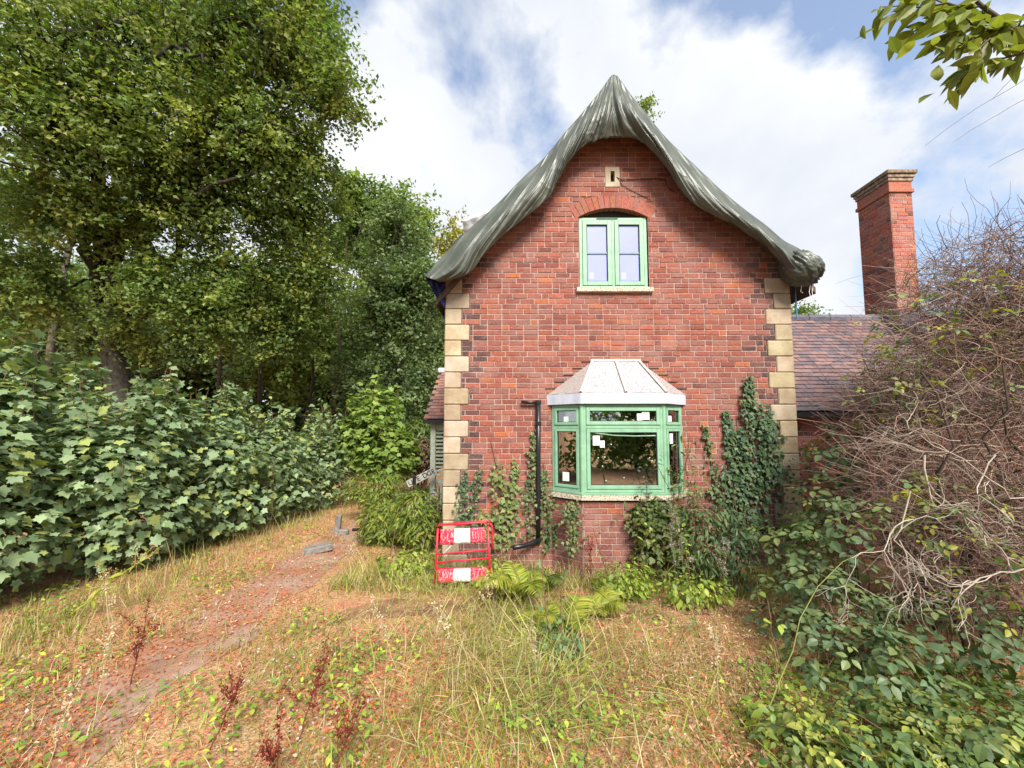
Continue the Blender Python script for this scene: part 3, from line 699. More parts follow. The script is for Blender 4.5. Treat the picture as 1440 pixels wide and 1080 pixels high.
# ------------------------------------------------------------------ side wing with chimney
wing = thing('side_wing', 'low brick side wing with plain tiled roof half buried in brambles', 'building', (6.5, 7.5, 0))
QY = 6.5; ey = 6.32; ez = P(1150, 578, ey).z; ry = 8.15; rz_ = P(1170, 449, ry).z; WX1 = 10.5
wq = Wall((0, QY, 0), (1, 0, 0), 40)
for row in range(int((ez + 0.05) / CO)): wq.course(row, [(XR + 0.01, WX1)], lambda x, z, rr: tuple(c * 0.85 for c in rr.choice(REDS + DARKB[1:3])))
wq_o = wq.mort.build('wing_wall', M['mortar'], wing)
s_ = MB(); s_.box(XR + 0.02, WX1, QY + 0.1, 2 * ry - QY, 0, ez + 0.02); s_.build('wing_core', M['dark'], wing)
rdw = Vector((0, ry - ey, rz_ - ez)); rlw = rdw.length; rdw.normalize(); nw = Vector((0, -rdw.z, rdw.y))
s_ = MB(); q = [Vector((XR + 0.01, ey + 0.04, ez - 0.06)), Vector((WX1 + 0.2, ey + 0.04, ez - 0.06)), Vector((WX1 + 0.2, ry, rz_ - 0.05)), Vector((XR + 0.01, ry, rz_ - 0.05)), Vector((XR + 0.01, 2 * ry - ey, ez - 0.06)), Vector((WX1 + 0.2, 2 * ry - ey, ez - 0.06))]
s_.add(q, [(0, 1, 2, 3), (3, 2, 5, 4)]); wr = s_.build('wing_roof', M['slate_roof'], wing)
TCW = [(0.13, 0.10, 0.115), (0.16, 0.115, 0.125), (0.20, 0.12, 0.115), (0.17, 0.105, 0.105), (0.11, 0.095, 0.105), (0.22, 0.14, 0.13)]
pp, RR, cl = [], [], []; gauge = 0.105
for r in range(int(rlw / gauge) + 1):
    x = XR + 0.09 + (0.083 if r % 2 else 0)
    while x < WX1 + 0.1:
        p = Vector((x, ey, ez)) + rdw * (r * gauge - 0.02) + nw * (0.035 + random.uniform(0, 0.006)); dd = (rdw - nw * (0.13 + random.uniform(0, 0.03))).normalized(); dd = (dd + Vector((random.uniform(-.02, .02), 0, 0))).normalized()
        n2_ = dd.cross(Vector((1, 0, 0))) * -1; n2_ = Vector((1, 0, 0)).cross(dd); RR.append(Rt(dd, n2_)); pp.append(p); cl.append(random.choice(TCW)); x += 0.167
order = sorted(range(len(pp)), key=lambda i: pp[i].x)
near = order[:300]; far = order[300:]
singles('tile', TM, [pp[i] for i in near], [RR[i] for i in near], [1.0] * len(near), [cl[i] for i in near], wr)
tv = [tuple(v.co) for v in TM.vertices]; tf = [tuple(p.vertices) for p in TM.polygons]
if far: scatter('tiles', (tv, tf), np.array([tuple(pp[i]) for i in far]), np.array([RR[i] for i in far]), np.ones(len(far)), np.array([cl[i] for i in far]), M['tile'], wr, kind='stuff')
x = XR + 0.05
while x < WX1:
    s_ = MB(); w_ = 0.42; pts = [(x, ry, rz_ + 0.0), (x + w_, ry, rz_)]; s_.tube(pts, 0.10, 8); o = s_.build('ridge_tile', M['ridge'], wr); k = random.uniform(0.8, 1.3); o.color = (k, k, k, 1); x += w_ + 0.012
s_ = MB(); s_.box(XR + 0.02, WX1, ey - 0.06, ey + 0.03, ez - 0.1, ez - 0.02); s_.build('wing_gutter', M['black'], wing)

# chimney
CY = 7.75; cx0, cx1 = P(1255, 330, CY).x, P(1287, 330, CY).x; cy1 = CY + 0.74
cz0 = rz_ - 0.55; cz1 = P(1272, 272, CY).z
chw = []
for O, U, ln in (((cx0, CY, 0), (1, 0, 0), cx1 - cx0), ((cx0, cy1, 0), (0, -1, 0), cy1 - CY), ((cx1, CY, 0), (0, 1, 0), cy1 - CY), ((cx1, cy1, 0), (-1, 0, 0), cx1 - cx0)):
    w = Wall(O, U, 60 + len(chw)); z = int(cz0 / CO)
    colf = lambda x, z, rr: tuple(c * rr.uniform(0.8, 1.1) for c in rr.choice(REDS + [(0.42, 0.13, 0.07)] * 2 + DARKB[1:2]))
    for row in range(z, int(cz1 / CO) + 1): w.course(row, [(0.002, ln - 0.002)], colf)
    chw.append(w)
chm = MB()
for w in chw: chm.add(w.mort.v, w.mort.f)
ch_o = chm.build('chimney', M['mortar'], wing)
ztop = (int(cz1 / CO) + 1) * CO
M['cap'] = mat('chimney_cap', (0.10, 0.075, 0.06), 0.95, 0.3, 16, col2=(0.32, 0.25, 0.18), bump=0.6)
lv = [(0.03, 0.075, M['brick'], 'string_course', (0.36, 0.13, 0.08)), (0.006, 0.16, M['brick'], 'upper_course', (0.38, 0.12, 0.075)), (0.025, 0.07, M['cap'], 'cornice', (1, 1, 1)), (0.045, 0.07, M['cap'], 'cornice', (1, 1, 1)), (0.075, 0.075, M['cap'], 'cap', (0.9, 0.85, 0.75))]
z = ztop
for d, h, m_, nm, c in lv:
    s_ = MB(); s_.box(cx0 - d, cx1 + d, CY - d, cy1 + d, z + 0.002, z + h, bev=0.006); o = s_.build(nm, m_, ch_o); o.color = (*c, 1); z += h
s_ = MB(); s_.tube([((cx0 + cx1) / 2, cy1 - 0.2, z), ((cx0 + cx1) / 2, cy1 - 0.2, z + 0.09)], (0.13, 0.115), 14); s_.build('chimney_pot', M['brick'], ch_o).color = (0.42, 0.14, 0.08, 1)
s_ = MB(); s_.box(cx0 - 0.05, cx1 + 0.05, CY - 0.06, cy1 + 0.05, rz_ - 0.4, rz_ + 0.05); s_.build('flashing', M['ridge'], ch_o)
emit([wq] + chw, {id(wq): wq_o, **{id(w): ch_o for w in chw}}, 299)

# ------------------------------------------------------------------ tarpaulin over the roof
T = [(597, 388), (625, 357), (660, 322), (700, 286), (735, 250), (765, 222), (795, 186), (822, 155), (844, 128), (859, 108), (868, 108), (885, 131), (905, 155), (928, 184), (955, 212), (985, 240), (1015, 268), (1045, 293), (1075, 315), (1102, 338), (1124, 350), (1141, 363)]
Lw = [(618, 397), (655, 388), (678, 362), (705, 335), (735, 308), (768, 283), (783, 258), (800, 228), (825, 205), (848, 197), (872, 195), (896, 200), (915, 213), (935, 235), (952, 262), (972, 286), (1000, 303), (1035, 320), (1062, 338), (1087, 358), (1106, 380), (1126, 392)]
def spl(pts, u):
    n = len(pts) - 1; f = u * n; i = min(int(f), n - 1); t = f - i
    p0, p1, p2, p3 = [np.array(pts[max(0, min(n, j))], float) for j in (i - 1, i, i + 1, i + 2)]
    return 0.5 * (2 * p1 + (p2 - p0) * t + (2 * p0 - 5 * p1 + 4 * p2 - p3) * t * t + (3 * p1 - p0 - 3 * p2 + p3) * t ** 3)
NU, NVv, NB = 600, 56, 8
V = []; F = []
pk = P(863, 112, 5.85)
for i in range(NU + 1):
    u = i / NU; t, l = spl(T, u), spl(Lw, u); du = abs(u - 0.45)
    for j in range(NVv + 1):
        w = j / NVv
        if w < 0.12:                                     # tucked back under to the wall
            k = w / 0.12; p = P(l[0] * 0.94 + t[0] * 0.06, l[1] * 0.94 + t[1] * 0.06, 6.07).lerp(P(l[0], l[1], 5.80), k)
            amp = 0.3 * k
        else:
            k = (w - 0.12) / 0.88; q = l * (1 - k) + t * k; yy = 5.80 - 0.10 * math.sin(math.pi * min(1, k * 1.15)) + 0.06 * k ** 3; p = P(q[0], q[1], yy); amp = 0.3 + 0.7 * math.sin(math.pi * min(1, k + 0.12)) if k < 0.9 else 0.3
        # folds hang down from ridge: fold coordinate mixes position along the rake with height
        side = -1 if u < 0.45 else 1
        s = u * 26; k2 = w
        near_pk = math.exp(-(du / 0.14) ** 2)
        fc = s * (1.0 + 0.35 * near_pk) + side * (1 - 0.75 * near_pk) * 6.5 * k2
        f1 = noise.noise(Vector((fc * 0.85, k2 * 0.5, 1.7))); f2 = noise.noise(Vector((fc * 2.2, k2 * 0.7, 9.1))); f3 = noise.noise(Vector((p.x * 14, p.z * 14, 2)))
        kk = max(0.0, (w - 0.12) / 0.88); sm = max(0.10, 1 - kk * (1.25 - 0.75 * near_pk)); rg = 1 - min(1, abs(f1) * 2.6) ** 0.8; rg2 = (1 - min(1, abs(f2) * 2.6)) * sm * max(0.0, 0.35 + 1.3 * noise.noise(Vector((p.x * 1.7, p.z * 1.7, 8))) + 0.5 * near_pk)
        f4 = noise.noise(Vector((p.x * 5 + p.z * 3, p.z * 5 - p.x * 3, 4.4))); rg4 = (1 - min(1, abs(f4) * 3)) * sm
        dsp = amp * (0.055 * rg * (0.4 + 0.6 * sm) * (1 + 0.4 * near_pk) + 0.045 * rg2 + 0.012 * rg4)
        p.y -= dsp; p.z += -(0.03 * f1 if w < 0.2 else 0)
        V.append(p)
    t3 = P(t[0], t[1], 5.86)
    for j in range(1, NB + 1):
        w = j / NB; V.append(Vector((t3.x * (1 - 0.0 * w), 5.86 + w * (yb + 0.35 - 5.86), t3.z - 0.05 * min(1, w * 3) + 0.03 * noise.noise(Vector((u * 30, w * 7, 5))))))
ncol = NVv + 1 + NB
for i in range(NU):
    for j in range(ncol - 1):
        a = i * ncol + j; F.append((a, a + 1, a + ncol + 1, a + ncol))
tarp = thing('tarpaulin', 'wrinkled grey green tarpaulin draped over the cottage roof and gable edge', 'tarpaulin', (pk.x, WY, Z_EAVE))
mk('sheet', V, F, M['tarp'], tarp, smooth=True)
V = []; F = []; bc = P(1126, 378, 5.86); nb = 60
for i in range(nb + 1):
    th = math.pi * i / nb
    for j in range(nb):
        ph = 2 * math.pi * j / nb; d = Vector((math.sin(th) * math.cos(ph), math.sin(th) * math.sin(ph), math.cos(th)))
        ax = d.x * 0.8 + d.z * 0.6
        r = 1 + 0.22 * (1 - 2 * abs(noise.noise(Vector((d.z * 3.6 + d.x * 2, d.y * 1.2, ax * 0.6))))) + 0.08 * noise.noise(d * 9)
        x_, z_ = d.x * 0.26 * r, d.z * 0.21 * r; ca, sa = math.cos(-0.55), math.sin(-0.55)
        V.append(bc + Vector((x_ * ca - z_ * sa, d.y * 0.22 * r, x_ * sa + z_ * ca)))
for i in range(nb):
    for j in range(nb): F.append((i * nb + j, i * nb + (j + 1) % nb, (i + 1) * nb + (j + 1) % nb, (i + 1) * nb + j))
mk('gathered_end', V, F, M['tarp'], tarp, smooth=True)
s_ = MB()
for a, b in ((1140, 425), (1144, 428), (1128, 412)):
    s_.tube([P(a, 398, 5.86), P(a - 2, 410, 5.86), P(a + 1, b, 5.86)], 0.005, 4)
s_.build('loose_string', M['white'], tarp)
# blue sheet under the left eave
V = []; F = []; n = 14
for i in range(n + 1):
    for j in range(n + 1):
        u, w = i / n, j / n; a = P(600, 391, 6.0).lerp(P(626, 393, 6.06), u); b = P(611, 412, 6.0).lerp(P(625, 434, 6.06), u)
        p = a.lerp(b, w) if True else a; p.y += 0.04 * noise.noise(Vector((u * 5, w * 1.5, 3))) + 0.25 * u * 0
        V.append(p)
for i in range(n):
    for j in range(n): a = i * (n + 1) + j; F.append((a, a + 1, a + n + 2, a + n + 1))
o = mk('blue_sheet', V, F, M['blue'], None, smooth=True); tag(o, 'dark blue sheet hanging under the left eave of the cottage', 'sheet')
md = o.modifiers.new('thick', 'SOLIDIFY'); md.thickness = 0.004
# white sheet on the rear roof, and the blue strap on the right flank
V = []; F = []
for i in range(13):
    for j in range(13):
        u, w = i / 12, j / 12; a = P(650, 310, 8.4).lerp(P(688, 292, 8.4), u); b = P(652, 336, 8.4).lerp(P(720, 336, 8.4), u); p = a.lerp(b, w); p.y += 0.5 * w + 0.05 * noise.noise(Vector((u * 4, w * 4, 7))); p.z += 0.05 * noise.noise(Vector((u * 3, w, 1)))
        V.append(p)
for i in range(12):
    for j in range(12): a = i * 13 + j; F.append((a, a + 1, a + 14, a + 13))
o = mk('plastic_sheet', V, F, M['whitesheet'], None, smooth=True); tag(o, 'white plastic sheet behind the left slope of the tarpaulin', 'sheet'); md = o.modifiers.new('thick', 'SOLIDIFY'); md.thickness = 0.004
s_ = MB(); s_.tube([P(640, 343, 8.3), P(652, 332, 8.3), P(662, 330, 8.3)], 0.05, 8); o = s_.build('gutter_end', M['black']); tag(o, 'black gutter end poking out below the white plastic sheet', 'gutter')
s_ = MB(); s_.tube([P(1118, 395, 6.2), P(1119, 420, 6.2), P(1121, 448, 6.25)], 0.012, 5); o = s_.build('strap', mat('blue_strap', (0.12, 0.35, 0.55), 0.5)); tag(o, 'light blue strap hanging beside the right quoin stones', 'strap')


# ------------------------------------------------------------------ small objects
# red barrier
bt = thing('site_barrier', 'red plastic site barrier with red and white bands in the grass', 'barrier', tuple(P(650, 830, 5.42)))
bp0 = P(616, 738, 5.42); bp1 = P(686, 734, 5.42); bq0 = P(611, 832, 5.40); bq1 = P(690, 832, 5.40)
def bl(u, w): return (bp0 * (1 - u) + bp1 * u) * (1 - w) + (bq0 * (1 - u) + bq1 * u) * w
for nm, pts, r in (('top_rail', [bl(-0.0, 0.05), bl(0.02, 0), bl(0.5, 0.005), bl(0.96, 0), bl(1.0, 0.06)], 0.016), ('upright', [bl(0, 0.05), bl(0, 1.0)], 0.015), ('upright', [bl(1, 0.06), bl(1, 1.0)], 0.015), ('middle_rail', [bl(0.01, 0.45), bl(1, 0.40)], 0.011), ('middle_rail', [bl(0.01, 0.57), bl(1, 0.52)], 0.011), ('bottom_rail', [bl(0.0, 0.66), bl(1, 0.66)], 0.011)):
    s_ = MB(); s_.tube(pts, r, 8); s_.build(nm, M['red'], bt, smooth=True)
def band(w0, w1, u0, u1, m_, nm, y=-0.018):
    V = []; F = []; nu_, nw_ = 14, 6
    for i in range(nu_ + 1):
        for j in range(nw_ + 1):
            u = u0 + (u1 - u0) * i / nu_; w = w0 + (w1 - w0) * j / nw_; p = bl(u, w); p.y += y + 0.008 * noise.noise(Vector((u * 14, w * 6, w0 * 9))); V.append(p)
    for i in range(nu_):
        for j in range(nw_): a = i * (nw_ + 1) + j; F.append((a, a + nw_ + 1, a + nw_ + 2, a + 1))
    o = mk(nm, V, F, m_, bt, smooth=True); md = o.modifiers.new('thick', 'SOLIDIFY'); md.thickness = 0.004; return o
for w0, w1 in ((0.07, 0.30), (0.66, 0.86)):
    band(w0, w1, 0.06, 0.325, M['redwhite'], 'red_band'); band(w0, w1 - 0.01, 0.335, 0.645, M['white'], 'white_band'); band(w0, w1 - 0.01, 0.655, 0.93, M['redwhite'], 'red_band')
# faded block lettering: upright strokes on the bands
rr = random.Random(5); wh = MB(); gy = MB()
for k in range(26):
    u = rr.uniform(0.08, 0.9); w0 = rr.choice((0.11, 0.69)); mm = gy if 0.34 < u < 0.63 else wh
    a, b = bl(u, w0), bl(u + rr.uniform(-0.03, 0.03), w0 + rr.uniform(0.07, 0.13)); a.y -= 0.036; b.y -= 0.036; d = Vector((0.0028, 0, 0))
    mm.add([a - d, a + d, b + d, b - d], [(0, 1, 2, 3)])
if wh.v: wh.build('faded_print', mat('print_pink', (0.75, 0.42, 0.45), 0.6), bt)
if gy.v: gy.build('faded_print', mat('print_grey', (0.35, 0.42, 0.48), 0.6), bt)
s_ = MB(); s_.tube([bl(1.05, 0.02), bl(1.08, 0.06), bl(1.06, 0.45)], 0.012, 8); s_.tube([bl(0.3, -0.01), bl(1.02, -0.015), bl(1.05, 0.02)], 0.012, 8); s_.build('folded_leg', M['red'], bt, smooth=True)
s_ = MB(); p = bl(1.06, 0.42); s_.box(p.x - 0.02, p.x + 0.025, p.y - 0.02, p.y + 0.02, p.z - 0.03, p.z + 0.03, bev=0.006); s_.build('hinge', M['black'], bt)
s_ = MB(); s_.tube([bl(0.13, 0.44), bl(0.3, 0.3)], 0.008, 5); s_.build('stick', M['signwhite'], bt)

# fallen name boards with green post
sg = thing('name_sign', 'weathered white name boards on a thin green post beside the porch', 'sign', tuple(P(585, 735, 8.8)))
def board(p, q, h, nm, nose=False):
    d = (q - p); L_ = d.length; d.normalize(); up = Vector((0, 0, 1)); n_ = d.cross(up).normalized(); up = n_.cross(d)
    Mx = Matrix(((d.x, -n_.x, up.x, p.x), (d.y, -n_.y, up.y, p.y), (d.z, -n_.z, up.z, p.z), (0, 0, 0, 1)))
    s_ = MB(); s_.box(0, L_, -0.015, 0.015, -h / 2, h / 2, M=Mx, bev=0.003)
    if nose: s_.tube([Mx @ Vector((0.02, -0.018, 0)), Mx @ Vector((0.02, 0.018, 0))], h * 0.62, 16)
    return s_.build(nm, M['signwhite'], sg), Mx, L_
b1, M1, L1 = board(P(573, 681, 8.8), P(613, 661, 8.8), 0.155, 'upper_board')
b2, M2, L2 = board(P(584, 714, 8.8), P(613, 692, 8.8), 0.15, 'lower_board', True)
def letters(txt, Mx, x, z, size, parent):
    cu = bpy.data.curves.new('letters', 'FONT'); cu.body = txt; cu.size = size; cu.extrude = 0.001; cu.align_x = 'CENTER'; cu.align_y = 'CENTER'
    to = bpy.data.objects.new('tmp', cu); COL.objects.link(to); dg = bpy.context.evaluated_depsgraph_get(); me = bpy.data.meshes.new_from_object(to.evaluated_get(dg)); bpy.data.objects.remove(to)
    T_ = Mx @ Matrix.Translation((x, -0.0225, z)) @ Matrix.Rotation(rad(90), 4, 'X'); me.transform(T_); setcol(me, (1, 1, 1)); me.name = 'lettering'
    link('lettering', me, M['letter'], parent)
for ch, x in (('U', 0.08), ('E', 0.27), ('D', 0.43), ('G', 0.53), ('E', 0.625)): letters(ch, M1, x, 0, 0.15, b1)
letters('O', M2, 0.03, -0.0, 0.16, b2)
s_ = MB(); s_.tube([P(583, 674, 8.76), P(587, 700, 8.76), P(589, 735, 8.76)], 0.018, 8); s_.build('post', M['greenpost'], sg)
for py in (675, 712):
    s_ = MB(); p = P(583 if py < 700 else 589, py, 8.76); s_.box(p.x - 0.04, p.x + 0.03, 8.72, 8.80, p.z - 0.09, p.z + 0.09, bev=0.01); s_.build('bracket', M['black'], sg)

# post stub, slab, pipe in the grass
s_ = MB(); p = P(475, 735, 8.1); s_.box(-0.05, 0.05, -0.05, 0.05, -0.1, 0.38, bev=0.012, M=Matrix.Translation((p.x, 8.1, 0.02)) @ Matrix.Rotation(0.06, 4, 'Y')); s_.box(-0.04, 0.16, -0.06, 0.05, -0.1, 0.1, bev=0.02, M=Matrix.Translation((p.x + 0.06, 8.1, 0.02))); o = s_.build('post_stub', M['concrete']); tag(o, 'short weathered post stub standing beside the drive', 'post')
p = P(448, 765, 7.0); Mx = Matrix.Translation((p.x, 7.0, 0.07)) @ Matrix.Rotation(0.45, 4, 'Z') @ Matrix.Rotation(-0.12, 4, 'Y')
s_ = MB(); s_.box(-0.22, 0.22, -0.10, 0.10, -0.06, 0.05, bev=0.012, M=Mx); o = s_.build('kerb_block', M['concrete']); tag(o, 'grey concrete block lying at the edge of the drive', 'block')
s_ = MB(); s_.tube([P(496, 745, 7.6), P(520, 744, 7.55), P(542, 743, 7.5)], 0.028, 10); s_.tube([P(537, 743, 7.5), P(543, 743, 7.5)], 0.036, 10); o = s_.build('plastic_pipe', M['black']); tag(o, 'black plastic pipe lying in the grass near the drive', 'pipe')

# ------------------------------------------------------------------ plants
def lerp(a, b, t): return np.asarray(a) * (1 - t) + np.asarray(b) * t
def rcols(pal, n, jit=0.18, r=rng):
    pal = np.array(pal); c = pal[r.integers(0, len(pal), n)]; return c * r.uniform(1 - jit, 1 + jit, (n, 1))
def in_ell(n, c, rr_, shell=0.45, r=rng):
    d = norm(r.normal(size=(n, 3))); q = r.uniform(0, 1, (n, 1)) ** shell
    return np.array(c) + d * q * np.array(rr_), d
def bent(a, b, sag=0.1, n=6, wob=0.08, r=rng):
    a, b = np.array(a, float), np.array(b, float); L_ = np.linalg.norm(b - a); t = np.linspace(0, 1, n)[:, None]
    p = a * (1 - t) + b * t; p[:, 2] += (np.sin(t[:, 0] * math.pi) * sag * L_); w = r.normal(size=(n, 3)) * wob * L_ / 3; w[0] = 0; w[-1] *= 0.3
    return p + w
LEAFC = {'oak': [(0.10, 0.145, 0.034), (0.118, 0.168, 0.04), (0.085, 0.13, 0.034), (0.15, 0.19, 0.042), (0.19, 0.21, 0.046)],
         'dark': [(0.08, 0.12, 0.045), (0.095, 0.14, 0.052), (0.12, 0.165, 0.06), (0.145, 0.185, 0.08)],
         'mid': [(0.12, 0.175, 0.04), (0.145, 0.205, 0.046), (0.10, 0.155, 0.035), (0.19, 0.235, 0.055)],
         'light': [(0.12, 0.17, 0.035), (0.09, 0.14, 0.03), (0.15, 0.20, 0.05)],
         'syc': [(0.18, 0.25, 0.125), (0.205, 0.28, 0.145), (0.14, 0.205, 0.10), (0.24, 0.315, 0.16), (0.29, 0.335, 0.105)],
         'yellow': [(0.22, 0.22, 0.03), (0.16, 0.18, 0.03), (0.28, 0.25, 0.04)]}
def tree(name, label, base, blobs, trunk_r, junction, leaf=0.09, pal='oak', nclump=60, per=60, cs=0.38, template=None, group=None, cat='tree', bark=(1, 1, 1), fork=None, flat=0.7):
    t = thing(name, label, cat, base, group); base = np.array(base, float); junction = np.array(junction, float); paths = []
    tp = bent(base - (0, 0, 0.2), junction, 0, 8, 0.035); V, F = tubegeo(tp, np.linspace(trunk_r * 1.25, trunk_r * 0.75, 8), 10)
    fast('trunk', V, F, M['bark'], t, np.tile(bark, (len(V), 1)), True)
    pos = []; nr = []; cl = []
    for c, r_, f in blobs:
        c = np.array(c, float); r_ = np.array(r_, float)
        start = tp[rng.integers(4, 8)]; pth = bent(start, c, 0.08, 8, 0.10)
        rb = trunk_r * 0.42 * min(1, f); paths.append((pth, rb, rb * 0.3, np.array(bark)))
        n = max(4, int(nclump * f)); cp, d = in_ell(n, c, r_, 0.5)
        for k in range(0, n, 3):
            s0 = pth[rng.integers(4, 8)]; paths.append((bent(s0, cp[k], 0.05, 5, 0.12), rb * 0.28, 0.006, np.array(bark)))
        ax = norm(d * 0.7 + rng.normal(size=(n, 3)) * 0.45 + np.array([0, 0, -0.45])); tt = rng.uniform(-0.6, 0.6, (n, per)) * cs * 4.2; lp = (cp[:, None, :] + ax[:, None, :] * tt[..., None]).reshape(-1, 3) + rng.normal(size=(n * per, 3)) * np.array([cs, cs, cs * flat * 0.7]) * 0.55 * rng.uniform(0.6, 1.2, (n, 1)).repeat(per, 0)
        pos.append(lp); nr.append(np.repeat(d, per, axis=0)); cc_ = rcols(LEAFC[pal], n, 0.2); cl.append(np.repeat(cc_, per, axis=0))
    tubes('limb', paths, M['bark'], t, 6)
    pos = np.vstack(pos); nr = np.vstack(nr); cl = np.vstack(cl) * 1.2 * rng.uniform(0.75, 1.25, (len(pos), 1)); n = len(pos)
    nv_ = nr * 0.5 + np.array([0, 0, 0.8]) + rng.normal(size=(n, 3)) * 0.7; dv = rng.normal(size=(n, 3)) + np.array([0, 0, -0.35])
    scatter('crown', template or CLUMPLEAF, pos, frames(nv_, dv), leaf * rng.uniform(0.7, 1.3, n), cl, M['leaf'], t, kind='stuff')
    return t
def pb(px, py, Y, rx, ry, rz, f=1.0): return (tuple(P(px, py, Y)), (rx, ry, rz), f)

# the big oak
tree('oak_tree', 'large spreading oak overhanging the hedge, with dark crooked trunk', (-10.6, 11.2, 0),
     [pb(40, 60, 8, 2.0, 1.6, 1.5, 1.3), pb(180, 30, 8.3, 1.8, 1.6, 1.5, 1.3), pb(320, 40, 8.6, 1.6, 1.4, 1.4, 1.2), pb(400, 60, 8.8, 1.1, 1.2, 1.3, 0.9), pb(455, 95, 9, 0.75, 1.0, 1.0, 0.55), pb(475, 140, 9, 0.55, 0.7, 0.5, 0.3), pb(425, 10, 9, 0.75, 1.0, 0.8, 0.45),
      pb(50, 190, 8.3, 1.8, 1.5, 1.2, 1.1), pb(170, 170, 8.6, 1.7, 1.5, 1.3, 1.1), pb(290, 170, 9, 1.6, 1.4, 1.3, 1.1), pb(380, 190, 9.3, 1.4, 1.3, 1.3, 1.1), pb(420, 240, 9.8, 1.15, 1.2, 1.1, 0.9),
      pb(310, 290, 9.8, 1.5, 1.2, 1.2, 1.0), pb(420, 310, 10.5, 1.2, 1.2, 1.1, 0.9), pb(220, 300, 9.4, 1.2, 1.2, 0.9, 0.6), pb(60, 300, 9.4, 1.6, 1.2, 0.8, 0.7), pb(10, 380, 9.5, 1.2, 1.0, 0.8, 0.5),
      pb(350, 400, 10.4, 1.3, 1.0, 1.0, 0.8), pb(440, 400, 11, 1.2, 1.0, 1.0, 0.8), pb(270, 420, 10.3, 1.0, 0.9, 0.8, 0.5), pb(230, 230, 9, 1.0, 1.0, 0.8, 0.5), pb(215, 400, 9.6, 0.9, 0.8, 0.7, 0.4), pb(300, 460, 10.6, 1.2, 0.8, 0.8, 0.5), pb(400, 470, 11.4, 1.3, 0.9, 0.9, 0.6), pb(60, 430, 10, 1.1, 0.8, 0.7, 0.4), pb(130, 290, 9, 0.9, 0.8, 0.7, 0.4), pb(180, 470, 10.6, 0.8, 0.6, 0.6, 0.25), pb(100, -80, 8.6, 3.2, 2.2, 1.5, 0.9), pb(330, -80, 9.5, 2.5, 2.0, 1.3, 0.9)],
     0.28, P(152, 330, 11.0), 0.118, 'oak', 95, 57, 0.25)
oak = [o for o in bpy.data.objects if o.name == 'oak_tree'][0]
for pts, r0, r1 in (([(140, 300, 10.4), (60, 180, 8.9), (40, 72, 8.0), (95, 60, 7.8), (125, 40, 7.8), (175, 32, 7.9), (205, -10, 8)], 0.13, 0.05), ([(150, 330, 10.8), (95, 240, 8.8), (60, 185, 8.2), (80, 150, 8.0), (140, 132, 8.0), (175, 150, 8.0)], 0.12, 0.03), ([(155, 330, 10.8), (220, 290, 9.4), (275, 272, 9.0), (315, 250, 8.8), (370, 245, 8.8)], 0.10, 0.02), ([(150, 300, 10.4), (190, 150, 8.6), (240, 60, 8.0), (290, 85, 7.9)], 0.11, 0.02), ([(160, 310, 10.4), (260, 180, 9.0), (350, 165, 8.6), (420, 190, 8.6)], 0.10, 0.015)):
    q = np.array([tuple(P(*p)) for p in pts]); tt_ = np.linspace(0, len(q) - 1, 20); q = np.stack([np.interp(tt_, np.arange(len(q)), q[:, k]) for k in range(3)], 1); q[1:-1] = (q[:-2] + 2 * q[1:-1] + q[2:]) / 4; q[1:] += rng.normal(size=(19, 3)) * 0.035
    V, F = tubegeo(q, np.linspace(r0, r1, 20), 7); fast('bough', V, F, M['bark'], oak, np.tile((0.8, 0.8, 0.8), (len(V), 1)), True)
# trees behind
TR = [('holly_tree', 'dark dense evergreen between the oak and the cottage', (-4.6, 15, 0), [pb(560, 330, 15, 1.3, 1.1, 1.6, 0.8), pb(545, 430, 15, 1.7, 1.3, 1.9, 1.2), pb(590, 420, 14.6, 1.1, 1.1, 1.8, 0.9), pb(570, 540, 14.4, 1.7, 1.2, 1.8, 1.0), pb(520, 540, 15, 1.6, 1.2, 1.8, 0.9)], 0.2, (-4.4, 15, 4), 0.11, 'dark'),
      ('woodland_tree', 'tall green tree rising behind the evergreen left of the roof', (-5.2, 19, 0), [pb(540, 300, 19, 1.7, 1.5, 1.5, 0.9), pb(580, 320, 19, 1.0, 1.2, 1.4, 0.5), pb(500, 330, 19, 1.8, 1.5, 2.0, 0.9), pb(490, 270, 18, 0.9, 1, 0.9, 0.4)], 0.22, (-6, 19, 6), 0.15, 'mid'),
      ('woodland_tree', 'slim dark trunked tree in the wood below the right side of the oak', (-9.2, 18, 0), [pb(430, 380, 18, 2.0, 1.6, 2.4, 1.0), pb(470, 470, 18, 1.8, 1.4, 2.0, 0.9), pb(400, 500, 17, 1.5, 1.2, 1.6, 0.7)], 0.17, (-9, 18, 6), 0.14, 'mid'),
      ('woodland_tree', 'woodland tree directly behind the gap right of the oak trunk', (-13, 19, 0), [pb(300, 420, 19, 2.4, 1.6, 2.2, 1.0), pb(230, 470, 18, 2.0, 1.5, 1.8, 0.8), pb(350, 500, 18, 1.8, 1.4, 1.6, 0.8)], 0.16, (-12.8, 19, 6), 0.14, 'dark'),
      ('birch_tree', 'pale slender trunk at the far left of the wood', (-14.5, 12, 0), [pb(20, 280, 12, 1.5, 1.4, 1.6, 0.6), pb(70, 420, 13, 1.8, 1.2, 1.5, 0.6), pb(-30, 420, 12, 1.5, 1.2, 1.6, 0.6)], 0.09, (-13.8, 12.3, 11), 0.12, 'mid'),
      ('woodland_tree', 'dark leafed tree low behind the oak trunk at far left', (-17.5, 17, 0), [pb(110, 450, 17, 2.6, 1.6, 2.2, 1.0), pb(20, 470, 17, 2.6, 1.6, 2.2, 0.8), pb(190, 400, 18, 1.8, 1.4, 1.8, 0.6)], 0.18, (-17.5, 17, 5), 0.14, 'dark')]
